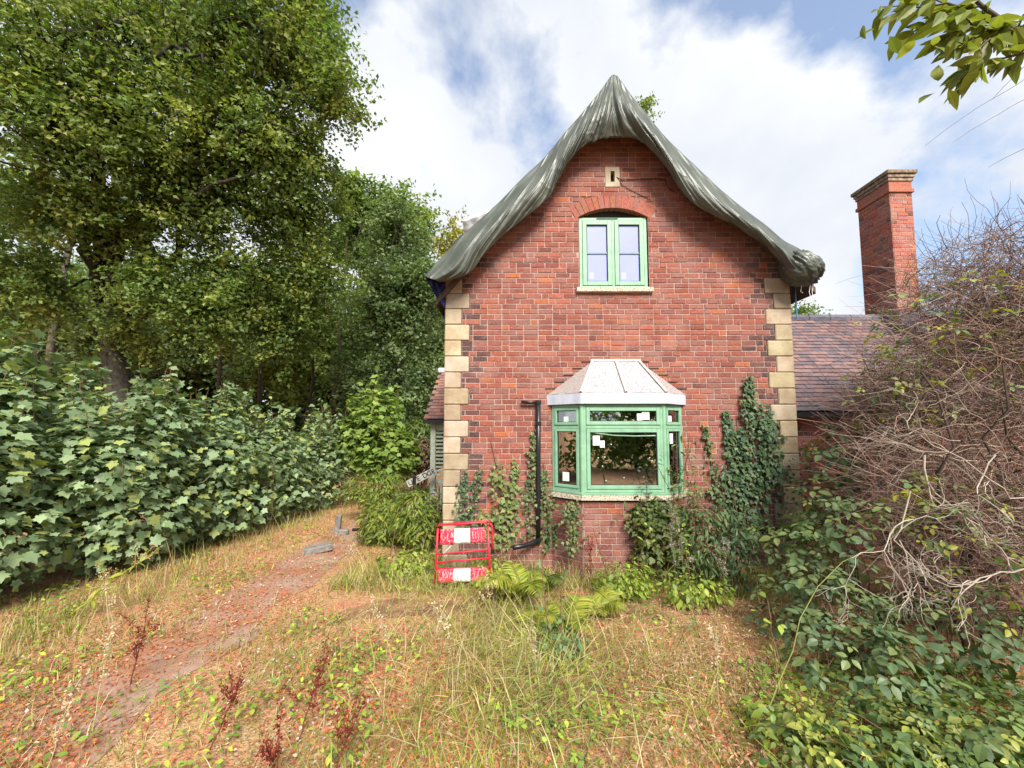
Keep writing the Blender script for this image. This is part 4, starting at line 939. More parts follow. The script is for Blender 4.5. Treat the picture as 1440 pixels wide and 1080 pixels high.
for nm, lb, bs, bb, tr_, jn, lf, pal in TR:
    tree(nm, lb, bs, bb, tr_, jn, lf * 1.3, pal, 105, 66, 0.32, KITE, group='trees of the wood', bark=(1.8, 1.75, 1.6) if nm == 'birch_tree' else (1, 1, 1))
tree('yellow_tree', 'yellowish tree top showing behind the left slope of the tarpaulin', (-1.9, 18, 0), [pb(640, 335, 18, 0.8, 0.8, 0.9, 0.4), pb(625, 350, 18, 0.6, 0.6, 0.8, 0.25), pb(700, 380, 18, 1.5, 1.0, 1.5, 0.5)], 0.15, (-1.5, 18, 6), 0.15, 'yellow', 60, 45, 0.3)
tree('far_tree', 'tip of a distant tree just above the right slope of the tarpaulin', (5.8, 17, 0), [pb(907, 152, 17, 0.32, 0.3, 0.4, 0.18), pb(890, 200, 17, 0.7, 0.6, 1.2, 0.4)], 0.15, (5.5, 17, 9), 0.14, 'light', 50, 40, 0.2)
tree('far_tree', 'rounded distant tree top over the side wing ridge', (14.5, 20, 0), [pb(1130, 445, 20, 0.8, 0.8, 0.8, 0.5), pb(1115, 460, 20, 1.0, 0.8, 1.0, 0.4)], 0.15, (14.5, 20, 5), 0.15, 'light', 60, 45, 0.3)
# mass of the wood behind and trees behind the photographer
n = 2400
cx_ = rng.uniform(-36, -2.5, n); cy_ = rng.uniform(21, 27, n); cz_ = rng.uniform(0, 1, n) ** 0.8 * (9.5 + 2 * np.sin(cx_ * 0.7)); per = 45
cp = np.stack([cx_, cy_, cz_], 1); lp = np.repeat(cp, per, 0) + rng.normal(size=(n * per, 3)) * 0.55; m_ = len(lp)
o = scatter('woodland', KITE, lp, frames(np.array([0, -0.4, 0.7]) + rng.normal(size=(m_, 3)) * 0.7, rng.normal(size=(m_, 3))), 0.40 * rng.uniform(0.7, 1.3, m_), np.repeat(rcols(LEAFC['dark'] + LEAFC['mid'], n, 0.25), per, 0), M['leaf'], None, kind='stuff')
o['label'] = 'dense green wood closing the view behind the left trees'; o['category'] = 'woodland'
for k, (x, y, s) in enumerate(((-7, -9, 1.0), (-2.5, -10, 1.1), (2.0, -9, 1.0), (6.5, -9.5, 1.2), (11, -7, 1.1), (-9.5, -4.0, 1.1), (-9.5, 0.6, 1.1))):
    tree('garden_tree', ['leafy tree far left behind the viewpoint', 'leafy tree left behind the viewpoint', 'leafy tree straight behind the viewpoint', 'leafy tree right behind the viewpoint', 'leafy tree far right behind the viewpoint', 'leafy tree left of and behind the viewpoint', 'leafy tree left of the viewpoint beside the hedge end'][k], (x, y, 0), [((x, y, 1.0 * s), (2.6, 1.2, 1.1), 1.0), ((x + 0.3, y, 2.6 * s), (2.2, 1.2, 1.2), 0.8)], 0.1, (x, y, 2), 0.28, 'mid', 60, 40, 0.5, KITE, group='trees behind the viewpoint')

# thin trunks and stems seen between the crowns
for k, (px, y0, Yd, top, r_) in enumerate(((365, 520, 15.0, 10.0, 0.08), (425, 520, 14.0, 10, 0.06), (300, 520, 16, 10, 0.09), (470, 520, 16.0, 10, 0.07), (40, 480, 15.0, 13.0, 0.12))):
    b = P(px, 600, Yd); s_ = MB(); pts = bent((b.x, Yd, -0.1), (b.x + rng.uniform(-0.4, 0.4), Yd, top), 0, 9, 0.03); V, F = tubegeo(pts, np.linspace(r_, r_ * 0.6, 9), 8)
    o = fast('sapling', V, F, M['bark'], None, np.tile((1.1, 1.0, 0.9) if k != 4 else (2, 2, 1.8), (len(V), 1)), True)
    tag(o, ['thin bare trunk left of the middle of the wood', 'slender trunk rising from behind the hedge middle', 'thin trunk just right of the oak trunk', 'thin trunk in shade beside the evergreen', 'thick pale trunk at the far left edge of the wood'][k], 'tree', 'bare trunks in the wood')

# shrubs: a stem bundle with leaves
LEAF_ME = {}
def leafmesh(key, T, m_):
    if key not in LEAF_ME: LEAF_ME[key] = template_mesh('leaf', T, m_)
    return LEAF_ME[key]
def shrub(name, label, base, blobs, leaf, pal, T, m_, n, stems=12, indiv=0, group=None, cat='shrub', up=0.9, stemc=(0.12, 0.09, 0.05), key=None, shoots=0, sr=0.012):
    t = thing(name, label, cat, base, group); base = np.array(base, float); pos = []; nr = []; tw = []
    wsum = sum(b[1][0] * b[1][2] for b in blobs)
    for c, r_, f in blobs:
        k = int(n * r_[0] * r_[2] / wsum * f); p, d = in_ell(k, c, r_, 0.33)
        keep = p[:, 2] > 0.03; pos.append(p[keep]); nr.append(d[keep])
        for j in range(max(2, stems // len(blobs))):
            e, _ = in_ell(1, c, r_, 0.4); e = e[0]; e[2] = max(e[2], 0.2)
            s0 = base + rng.normal(size=3) * (0.12, 0.12, 0); s0[2] = 0; tw.append((bent(s0, e, 0.08, 7, 0.06), sr, sr * 0.3, np.array(stemc)))
        for j in range(shoots):
            a = np.array(c) + (rng.uniform(-0.8, 0.8) * r_[0], rng.uniform(-0.8, 0.8) * r_[1], r_[2] * 0.6); L_ = rng.uniform(0.3, 0.75); e = a + (rng.normal() * 0.1, rng.normal() * 0.1, L_)
            sp = bent(a, e, 0, 6, 0.04); tw.append((sp, 0.007, 0.003, np.array((0.16, 0.09, 0.05)))); q = 14
            ip = sp[rng.integers(1, 6, q)] + rng.normal(size=(q, 3)) * 0.05; pos.append(ip); nr.append(norm(rng.normal(size=(q, 3)) * (1, 1, 0.2)) + (0, 0, 0.8))
    pos = np.vstack(pos); nr = np.vstack(nr); k = len(pos)
    nv_ = nr * 0.75 + np.array([0, 0, up]) + rng.normal(size=(k, 3)) * 0.52; dv = nr * (1, 1, 0) + rng.normal(size=(k, 3)) * 0.5 + np.array([0, 0, -0.35])
    R_ = frames(nv_, dv); s = leaf * np.clip(np.exp(rng.normal(size=k) * 0.32), 0.45, 1.6); cl = rcols(LEAFC[pal] if isinstance(pal, str) else pal, k, 0.2)
    tubes('stem', tw, M['twig'], t, 5, kind='stuff')
    if indiv:
        dist = np.linalg.norm(pos - np.array([0, 0, CZ]), axis=1) / s - nr[:, 1] * -1.5; idx = np.argsort(dist)[:indiv]; rest = np.setdiff1d(np.arange(k), idx)
        singles('leaf', leafmesh(key, T, m_), pos[idx], R_[idx], s[idx], cl[idx], t); pos, R_, s, cl = pos[rest], R_[rest], s[rest], cl[rest]
    scatter('foliage', T, pos, R_, s, cl, m_, t, kind='stuff')
    return t
# sycamore hedge along the drive
HG = [(-6.9, 4.7, 2.6, 'nearest sycamore bush at the left edge of the view', 300), (-6.3, 6.2, 2.5, 'sycamore bush behind the nearest one in the left hedge', 150), (-6.0, 7.7, 2.3, 'sycamore bush in the middle of the left hedge', 60), (-5.8, 9.2, 2.15, 'sycamore bush before the last in the left hedge', 0), (-5.5, 10.7, 2.0, 'farthest sycamore bush at the end of the left hedge', 0)]
for k, (x, y, h, lb, ind) in enumerate(HG):
    shrub('sycamore_bush', lb, (x, y, 0), [((x, y, h * 0.62), (1.15, 1.0, h * 0.38), 1.0), ((x + 0.30, y + 0.1, h * 0.30), (1.0, 0.95, h * 0.30), 0.9), ((x - 0.8, y + 0.4, h * 0.66), (1.2, 0.9, h * 0.36), 0.7), ((x + 0.5 * math.sin(k * 2.1), y + 0.5, h * 0.9), (0.5, 0.45, h * 0.17), 1.0), ((x - 0.7 + 0.6 * math.cos(k * 3.3), y + 0.9, h * 0.98), (0.35, 0.35, h * 0.2), 0.9)], 0.118, 'syc', SYC if k < 3 else IVY, M['leaf_gloss'], [7800, 6500, 5000, 4200, 4000][k], 24, ind, 'sycamore bushes of the left hedge', 'bush', key='syc', shoots=9)
shrub('sapling_bush', 'light green leafy sapling between hedge end and porch', (-3.6, 11.2, 0), [(tuple(P(530, 590, 11.2)), (0.75, 0.6, 0.9), 1), (tuple(P(545, 640, 11)), (0.9, 0.6, 0.8), 1), (tuple(P(500, 620, 11.2)), (0.5, 0.5, 0.8), 1)], 0.15, [(0.20, 0.28, 0.06), (0.16, 0.24, 0.05), (0.26, 0.33, 0.08)], SYC, M['leaf'], 2200, 10, 0, None, 'bush', shoots=4)
shrub('bracken_bush', 'pale feathery green bush left of the porch post', (-2.9, 12.5, 0), [(tuple(P(592, 612, 12.5)), (0.8, 0.5, 0.5), 1)], 0.16, 'light', LANCE, M['leaf'], 1600, 6, 0, None, 'bush')
shrub('dry_bush', 'brown dried bush under the pale bush beside the porch', (-2.6, 11.6, 0), [(tuple(P(595, 642, 11.6)), (0.55, 0.4, 0.55), 1)], 0.13, [(0.22, 0.14, 0.09), (0.16, 0.11, 0.07), (0.28, 0.2, 0.13)], LANCE, M['dry'], 1600, 30, 0, None, 'bush')
for k, (px, py, Y, rx, rz, lb) in enumerate(((545, 735, 7.6, 0.55, 0.42, 'bright green weeds left of the red barrier'), (590, 725, 7.0, 0.45, 0.5, 'bright green weeds behind the red barrier by the quoin'), (530, 690, 9.2, 0.8, 0.45, 'low green weeds between drive and name sign'))):
    p = P(px, py, Y); shrub('weed_patch', lb, (p.x, Y, 0), [((p.x, Y, max(0.25, p.z)), (rx, 0.5, rz), 1)], 0.10, [(0.16, 0.22, 0.035), (0.2, 0.26, 0.04), (0.11, 0.16, 0.03), (0.26, 0.26, 0.05)], LANCE, M['leaf'], 1800, 16, 0, None, 'weeds', stemc=(0.2, 0.2, 0.06), sr=0.006)
for k, (px, py, Y, rx, rz, nn, lb) in enumerate(((575, 800, 5.9, 0.5, 0.2, 600, 'low lime green weeds left of the barrier foot'), (880, 830, 5.2, 0.4, 0.22, 600, 'low yellow green weeds below the bay brickwork'), (975, 840, 5.0, 0.45, 0.18, 500, 'low weeds in front of the climbing shrubs'), (790, 905, 3.9, 0.22, 0.15, 260, 'small blue green weed clump in the middle of the garden'), (690, 800, 5.6, 0.3, 0.2, 350, 'weeds between barrier and drainpipe shoe'), (1120, 1030, 2.9, 0.4, 0.14, 260, 'weeds left of the bottom right bramble'))):
    p = P(px, py, Y); shrub('weed_clump', lb, (p.x, Y, 0), [((p.x, Y, rz), (rx, 0.3, rz), 1)], 0.06, [(0.28, 0.36, 0.055), (0.36, 0.42, 0.07), (0.2, 0.28, 0.05)] if k != 3 else [(0.12, 0.2, 0.09), (0.16, 0.25, 0.11)], OVAL, M['leaf'], nn, 10, 0, 'low weed clumps', 'weeds', stemc=(0.2, 0.2, 0.06), sr=0.004, shoots=2)
# leafy shrubs below the ivy on the right of the bay
for k, (px, py, Y, rx, rz, n_, lb, pal) in enumerate(((925, 740, 5.7, 0.45, 0.42, 1500, 'dense ivy bush beneath the right end of the bay window', [(0.07, 0.10, 0.025), (0.11, 0.14, 0.03), (0.16, 0.17, 0.04)]),
        (985, 745, 5.4, 0.42, 0.5, 1100, 'arching narrow leaved shrub right of the bay window', [(0.09, 0.15, 0.05), (0.12, 0.18, 0.06), (0.07, 0.12, 0.04)]),
        (1030, 760, 5.3, 0.35, 0.4, 800, 'dark narrow leaved shrub in front of the tall ivy', [(0.05, 0.10, 0.04), (0.07, 0.13, 0.05)]),
        (965, 680, 5.75, 0.22, 0.3, 260, 'sparse leafy shoots climbing beside the bay sash', [(0.13, 0.19, 0.05), (0.16, 0.2, 0.06)]))):
    p = P(px, py, Y); shrub('climbing_shrub', lb, (p.x, Y, 0), [((p.x, Y, p.z), (rx, 0.3, rz), 1), ((p.x, Y, 0.35), (rx, 0.3, 0.35), 0.5)], 0.085 if k else 0.07, pal, LANCE if k else IVY, M['leaf_gloss'], n_, 14, 0, 'shrubs right of the bay window', 'shrub', sr=0.006, shoots=3)

# ivy on the walls
def nfield(x, y, sc_, seed): return np.array([noise.noise(Vector((a * sc_, b * sc_, seed))) for a, b in zip(x, y)])
def ivy(label, spines, n, pal, leaf=0.07, Y=WY):
    p0 = P(*spines[0][0][:2], Y); t = thing('ivy', label, 'ivy', (p0.x, Y, 0), 'ivy on the cottage front'); pos = []; tw = []
    tot = sum(len(s) for s in spines)
    for s in spines:
        pts = [P(a, b, Y - 0.02) for a, b, w in s]; hw = [w / FPX * Y for a, b, w in s]
        tw.append((bent(pts[0], pts[-1], 0, max(4, len(s)), 0.01) if len(s) < 3 else np.array([tuple(q) for q in pts]), 0.012, 0.004, np.array((0.13, 0.09, 0.06))))
        k = int(n * len(s) / tot); f = rng.uniform(0, len(s) - 1.001, k); i = f.astype(int); u = (f - i)[:, None]; P_ = np.array([tuple(q) for q in pts]); H_ = np.array(hw)
        c = P_[i] * (1 - u) + P_[i + 1] * u; h = H_[i] * (1 - u[:, 0]) + H_[i + 1] * u[:, 0]
        gap = nfield(c[:, 0], c[:, 2], 6.0, 3.3) > -0.18; c = c[gap]; h = h[gap]; k = len(c); c[:, 0] += rng.normal(size=k) * h * 0.62; c[:, 2] += rng.normal(size=k) * 0.05; c[:, 1] -= rng.uniform(0.01, 0.10, k) * np.clip(h / 0.15, 0.3, 1.5); pos.append(c)
    pos = np.vstack(pos); k = len(pos)
    nv_ = np.array([0, -1.0, 0.45]) + rng.normal(size=(k, 3)) * 0.35; dv = np.array([0, -0.2, -1.0]) + rng.normal(size=(k, 3)) * 0.6
    [tubes('stem', [w_], M['twig'], t, 5) for w_ in tw]; scatter('foliage', IVY, pos, frames(nv_, dv), leaf * rng.uniform(0.6, 1.25, k), rcols(pal, k, 0.25), M['leaf_ivy'], t, kind='stuff')
IG = [(0.05, 0.085, 0.03), (0.07, 0.11, 0.035), (0.10, 0.14, 0.045), (0.14, 0.16, 0.05)]; ID = [(0.04, 0.08, 0.035), (0.055, 0.10, 0.045), (0.075, 0.12, 0.05), (0.11, 0.15, 0.06)]; IL = [(0.13, 0.18, 0.05), (0.09, 0.14, 0.04), (0.18, 0.2, 0.06), (0.22, 0.2, 0.08)]
ivy('small forked ivy climbing the lower left quoin stones', [[(655, 745, 14), (650, 700, 9), (655, 665, 3)], [(655, 740, 14), (668, 690, 8), (675, 665, 5)]], 260, ID, 0.05)
ivy('bright green ivy strand climbing left of the drainpipe', [[(705, 765, 14), (704, 730, 12), (706, 690, 16), (698, 655, 13), (690, 620, 3)], [(715, 765, 8), (722, 700, 7), (725, 650, 4)], [(690, 740, 10), (680, 725, 10)]], 560, IL, 0.07)
ivy('thin ivy strand hugging the black drainpipe', [[(742, 760, 10), (745, 700, 8), (748, 650, 7), (752, 605, 4)]], 240, IG, 0.055)
ivy('ivy between drainpipe and bay window', [[(772, 770, 13), (770, 730, 14), (768, 690, 10), (764, 650, 5)], [(780, 720, 10), (782, 700, 9)]], 400, IG, 0.055)
ivy('ivy clump on the brick base under the bay window', [[(806, 775, 12), (806, 740, 11), (800, 712, 9), (815, 706, 8)]], 280, IG, 0.05, BY + 0.04)
ivy('ivy mat hanging under the right half of the bay sill', [[(905, 770, 20), (910, 730, 24), (915, 706, 20)], [(940, 730, 18), (945, 700, 8)]], 900, IG, 0.06, BY - 0.03)
ivy('large dark ivy mass climbing beside the right quoin', [[(1050, 770, 46), (1052, 720, 44), (1055, 670, 36), (1060, 630, 28), (1056, 580, 14), (1051, 535, 4)], [(1080, 680, 20), (1080, 630, 16), (1078, 580, 4)], [(1030, 720, 22), (1026, 650, 9), (1021, 580, 3)], [(1040, 700, 20), (1042, 640, 14), (1036, 590, 4)]], 2700, ID, 0.07)
ivy('thin ivy shoot rising between bay window and ivy mass', [[(1010, 700, 10), (1000, 650, 7), (988, 595, 3)]], 160, IG, 0.06)

# ferns
def fern(label, px, py, Y, nf, L_, pal):
    g0 = P(px, py, Y); t = thing('fern', label, 'fern', (g0.x, Y, 0), 'ferns in front of the cottage'); base = np.array([g0.x, Y, 0.02])
    for k in range(nf):
        az = rng.uniform(0, 2 * math.pi); ln = L_ * rng.uniform(0.7, 1.15); lean = rng.uniform(0.35, 0.75); u = np.linspace(0, 1, 14)
        hor = np.array([math.cos(az), math.sin(az), 0]); rach = base + hor * (ln * lean * u ** 1.3)[:, None] + np.array([0, 0, 1.0]) * (ln * (0.85 * u - 0.55 * u ** 2.4))[:, None]
        V, F = tubegeo(rach, (0.005, 0.002), 4); pos = []; R_ = []; s = []
        tg = norm(np.gradient(rach, axis=0)); side = norm(np.cross(tg, (0, 0, 1))); up = np.cross(side, tg)
        m_ = 46; f = np.linspace(0.12, 0.99, m_) * 13; i = np.minimum(f.astype(int), 12); w = (f - i)[:, None]; c = rach[i] * (1 - w) + rach[i + 1] * w
        prof = np.sin(np.linspace(0.25, 1, m_) * math.pi) * 0.2 * ln + 0.02
        for sg_ in (-1, 1):
            pos.append(c); R_.append(frames(up[i] + rng.normal(size=(m_, 3)) * 0.15, side[i] * sg_ + tg[i] * 0.45)); s.append(np.stack([prof * 0.42, prof, prof], 1))
        pos = np.vstack(pos); R_ = np.concatenate(R_); s = np.vstack(s); cl = rcols(pal, len(pos), 0.15)
        fr = scatter('frond', LANCE, pos, R_, s, cl, M['leaf'], t); 
        fast('frond_stalk', V, F, M['twig'], fr, np.tile((0.25, 0.22, 0.06), (len(V), 1)), True)
FY_ = [(0.34, 0.36, 0.05), (0.27, 0.33, 0.045), (0.40, 0.38, 0.06), (0.2, 0.26, 0.04)]
for a in (('yellow green fern just right of the red barrier', 735, 835, 5.0, 13, 0.9, FY_), ('fern in front of the bay window base', 800, 880, 4.3, 10, 0.7, FY_), ('fern left of the centre grass below the barrier', 758, 895, 4.2, 9, 0.5, FY_), ('fern under the right side of the bay', 845, 860, 4.6, 11, 0.6, FY_), ('greener fern between barrier and downpipe shoe', 765, 815, 5.35, 9, 0.6, LEAFC['light'])): fern(*a)

# grass, litter and low weeds
BL = []
for bend in (0.25, 0.6):
    V = []; k = 4
    for i in range(k):
        t = i / (k - 1); w = 0.5 * (1 - t ** 1.5); V += [(-w * 0.03, bend * t * t, t * (1 - 0.25 * bend * t)), (w * 0.03, bend * t * t, t * (1 - 0.25 * bend * t))]
    F = []
    for i in range(k - 2): F += [(2 * i, 2 * i + 1, 2 * i + 3), (2 * i, 2 * i + 3, 2 * i + 2)]
    i = k - 2; F += [(2 * i, 2 * i + 1, 2 * i + 2)]; BL.append((V, F))
def gzv(x, y): return np.array([gz(a, b) for a, b in zip(x, y)])
def nfield(x, y, sc_, seed): return np.array([noise.noise(Vector((a * sc_, b * sc_, seed))) for a, b in zip(x, y)])
def sample(n, y0, y1, xl, xr):
    "points with roughly equal density on the picture"
    y = y0 * (y1 / y0) ** rng.uniform(0, 1, n); x = rng.uniform(xl, xr, n) * 1.0
    lim = y * 1.36 + 0.3; x = np.where(np.abs(x) > lim, rng.uniform(-1, 1, n) * np.minimum(lim, 8), x); return x, y
def blocked(x, y): return ((x > XL - 0.02) & (x < XR + 4) & (y > WY - 0.03)) | ((x > A.x) & (x < D.x) & (y > BY - 0.02))
def grass(name, label, n, y0, y1, xl, xr, h, hv, pal, dens, bend=0, seed=1, wid=1.0):
    x, y = sample(n, y0, y1, xl, xr); d = dens(x, y); keep = (rng.uniform(0, 1, n) < d) & ~blocked(x, y); x, y = x[keep], y[keep]; k = len(x)
    pos = np.stack([x, y, gzv(x, y) - 0.01], 1); az = rng.uniform(0, 2 * math.pi, k); tilt = rng.normal(size=(k, 2)) * 0.22
    up = norm(np.stack([tilt[:, 0], tilt[:, 1], np.ones(k)], 1)); fw = np.stack([np.cos(az), np.sin(az), np.zeros(k)], 1); fw = norm(fw - up * (fw * up).sum(1, keepdims=True)); sd_ = np.cross(fw, up)
    R_ = np.stack([sd_, fw, up], -1); hh = h * np.exp(rng.normal(size=k) * hv) * (0.65 + 0.7 * np.clip(nfield(x, y, 1.2, seed) + 0.5, 0, 1.2)); wd = wid * rng.uniform(0.6, 1.3, k) * 0.30
    cl = rcols(pal, k, 0.22) * (0.85 + 0.3 * nfield(x, y, 2.0, seed + 3))[:, None]
    o = scatter(name, BL[bend], pos, R_, np.stack([wd, hh, hh], 1), cl, M['dry'], None, kind='stuff'); o['label'] = label; o['category'] = 'grass'; return k
onpath = lambda x: np.exp(-((x + 3.15) / 0.5) ** 4)
onslab = lambda x, y: 0.75 * np.exp(-((y - 4.88) / 0.26) ** 4) * ((x > -2.3) & (x < -0.4) | (x > 1.2))
STRAW = [(0.56, 0.45, 0.22), (0.50, 0.40, 0.18), (0.64, 0.54, 0.32), (0.46, 0.40, 0.15), (0.48, 0.27, 0.13)]; GRN = [(0.24, 0.32, 0.05), (0.33, 0.40, 0.06), (0.18, 0.25, 0.045), (0.44, 0.45, 0.09)]
grass('grass', 'short straw coloured grass over the whole front garden', 38000, 1.7, 12, -7, 5, 0.075, 0.42, STRAW + GRN[:2], lambda x, y: np.clip(0.75 + 0.9 * nfield(x, y, 0.9, 1), 0.1, 1) * (1 - 0.8 * onpath(x) * np.clip(0.7 + 1.2 * nfield(x, y, 0.8, 77), 0, 1)) * (1 - 0.85 * onslab(x, y)), 1, 1)
grass('green_grass', 'green grass tufts among the dry grass', 52000, 1.7, 12, -7, 5, 0.075, 0.42, GRN, lambda x, y: np.clip(2.2 * nfield(x, y, 0.8, 11) + 0.45 + 0.35 * np.exp(-((x - 0.1) / 1.0) ** 2), 0, 1) * (1 - 0.95 * onpath(x)) * (1 - 0.9 * onslab(x, y)), 1, 2)
grass('tall_grass', 'tall pale dry grass stems in the middle of the garden', 4200, 1.9, 6.0, -2.2, 2.2, 0.27, 0.35, STRAW[:3] + GRN[3:], lambda x, y: np.clip(np.exp(-((x - 0.05) / 0.9) ** 2) * np.exp(-((y - 3.8) / 1.1) ** 2) * 1.3 + 0.5 * np.exp(-((x + 0.9) / 0.6) ** 2 - ((y - 5.6) / 0.35) ** 2) , 0, 1), 1, 3)
grass('verge_grass', 'long bleached grass along the foot of the hedge', 8500, 3.2, 12, -6.8, -3.6, 0.18, 0.45, STRAW + GRN[:2], lambda x, y: np.clip(np.exp(-((x + 4.75 + 0.25 * (y < 5)) / 0.45) ** 2), 0, 1), 0, 4)
grass('wall_grass', 'dry grass and weeds along the foot of the cottage', 12000, 5.0, 6.1, -2.4, 4.4, 0.24, 0.4, STRAW[:2] + STRAW[2:4] + GRN, lambda x, y: np.clip(0.6 + nfield(x, y, 1.5, 9), 0, 1) * np.clip((y - 5.15 - 0.5 * nfield(x, 0 * x, 1.1, 6)) * 5, 0, 1), 1, 5)
FL = ([(-0.015, 0, 0), (0.015, 0, 0), (-0.011, 0.45, 0.10), (0.011, 0.45, 0.10), (0, 1.0, 0.02)], [(0, 1, 3), (0, 3, 2), (2, 3, 4)])
def matted(name, label, n, y0, y1, xl, xr, ln, pal, dens, lift=0.02):
    x, y = sample(n, y0, y1, xl, xr); keep = (rng.uniform(0, 1, n) < dens(x, y)) & ~blocked(x, y); x, y = x[keep], y[keep]; k = len(x)
    flow = nfield(x, y, 0.6, 51) * 5 + rng.normal(size=k) * 0.8; pos = np.stack([x, y, gzv(x, y) + rng.uniform(0, lift, k)], 1)
    nv_ = np.array([0, 0, 1.0]) + rng.normal(size=(k, 3)) * 0.3; dv = np.stack([np.cos(flow), np.sin(flow), rng.uniform(0.0, 0.55, k)], 1); L_ = ln * np.exp(rng.normal(size=k) * 0.4)
    o = scatter(name, FL, pos, frames(nv_, dv), np.stack([0.16 * rng.uniform(0.6, 1.3, k), L_, L_], 1), rcols(pal, k, 0.25) * (0.85 + 0.35 * nfield(x, y, 1.7, 52))[:, None], M['dry'], None, kind='stuff'); o['label'] = label; o['category'] = 'grass'
matted('matted_grass', 'matted bleached dead grass lying over the garden', 70000, 1.7, 10, -7, 5, 0.15, STRAW + STRAW[:3] + [(0.5, 0.3, 0.18), (0.52, 0.24, 0.14)] + GRN[1:2], lambda x, y: np.clip(0.45 + 1.5 * nfield(x, y, 0.9, 61), 0.08, 1) * (1 - 0.75 * onpath(x) * np.clip(0.6 + 1.5 * nfield(x, y, 0.9, 62), 0, 1)))
matted('tangled_grass', 'tangled pale and green grass in the middle of the garden', 16000, 2.3, 5.6, -1.6, 2.0, 0.26, STRAW[:3] + GRN + GRN[3:], lambda x, y: np.clip(np.exp(-((x - 0.15) / 0.75) ** 2 - ((y - 4.0) / 0.9) ** 2) * 1.2 + 0.4 * np.exp(-((x + 0.9) / 0.6) ** 2 - ((y - 5.3) / 0.3) ** 2), 0, 1), 0.16)
# leaf litter
def litter(name, label, n, pal, s, y0, y1, xl, xr, dens, lift=0.012, T_=KITE):
    x, y = sample(n, y0, y1, xl, xr); keep = (rng.uniform(0, 1, n) < dens(x, y)) & ~blocked(x, y); x, y = x[keep], y[keep]; k = len(x)
    pos = np.stack([x, y, gzv(x, y) + lift + rng.uniform(0, 0.03, k)], 1); nv_ = np.array([0, 0, 1.0]) + rng.normal(size=(k, 3)) * 0.45; dv = rng.normal(size=(k, 3))
    o = scatter(name, T_, pos, frames(nv_, dv), s * rng.uniform(0.5, 1.3, k), rcols(pal, k, 0.3), M['dry'], None, kind='stuff'); o['label'] = label; o['category'] = 'leaf litter'
RED = [(0.52, 0.15, 0.075), (0.42, 0.11, 0.06), (0.54, 0.20, 0.10), (0.56, 0.29, 0.18), (0.32, 0.12, 0.075), (0.6, 0.42, 0.32), (0.48, 0.17, 0.10), (0.58, 0.16, 0.06), (0.60, 0.20, 0.07)]
litter('leaf_litter', 'red brown fallen leaves strewn over drive and garden', 76000, RED, 0.032, 1.7, 12, -7, 5, lambda x, y: np.clip(0.5 + 1.6 * nfield(x, y, 0.7, 21), 0.08, 1) * (1 - 0.35 * onpath(x) * (nfield(x, y, 0.9, 5) > 0)) + 0.35 * np.exp(-((x + 3.5) / 0.5) ** 2))
litter('pale_chips', 'pale bits of stone and bleached leaf on bare patches', 9000, [(0.6, 0.5, 0.44), (0.5, 0.42, 0.38), (0.66, 0.58, 0.52)], 0.028, 1.7, 8, -6, 4, lambda x, y: np.clip(1.6 * nfield(x, y, 0.9, 31) + 0.1 + np.exp(-((x - 0.3) / 0.5) ** 2 - ((y - 2.4) / 0.4) ** 2), 0.03, 1))
litter('low_weeds', 'low green broad leaved weeds spread over the garden', 34000, [(0.20, 0.31, 0.055), (0.28, 0.39, 0.06), (0.16, 0.25, 0.065), (0.40, 0.43, 0.065)], 0.05, 1.7, 9, -7, 5, lambda x, y: np.clip(2.4 * nfield(x, y, 1.1, 41) + 0.12, 0, 1) * (1 - 0.8 * onpath(x)), 0.05, OVAL)
litter('corner_weeds', 'light green nettle like weeds at the lower right', 6500, [(0.14, 0.20, 0.04), (0.20, 0.25, 0.05), (0.10, 0.16, 0.045)], 0.085, 1.7, 3.6, 0.4, 4.2, lambda x, y: np.clip((x - 0.55 * y) * 0.9, 0, 1) * np.clip(0.7 + nfield(x, y, 1.6, 8), 0, 1), 0.12, OVAL)
litter('dry_weeds', 'reddish dried weed stems right of the middle', 24000, [(0.46, 0.22, 0.13), (0.55, 0.33, 0.2), (0.38, 0.17, 0.11), (0.6, 0.43, 0.28), (0.3, 0.3, 0.08)], 0.034, 2.4, 5.0, 0.8, 3.6, lambda x, y: np.clip(np.exp(-((x - 0.52 * y) / 0.75) ** 2), 0, 1) * np.clip(0.65 + nfield(x, y, 2.2, 15), 0.1, 1), 0.06, LANCE)

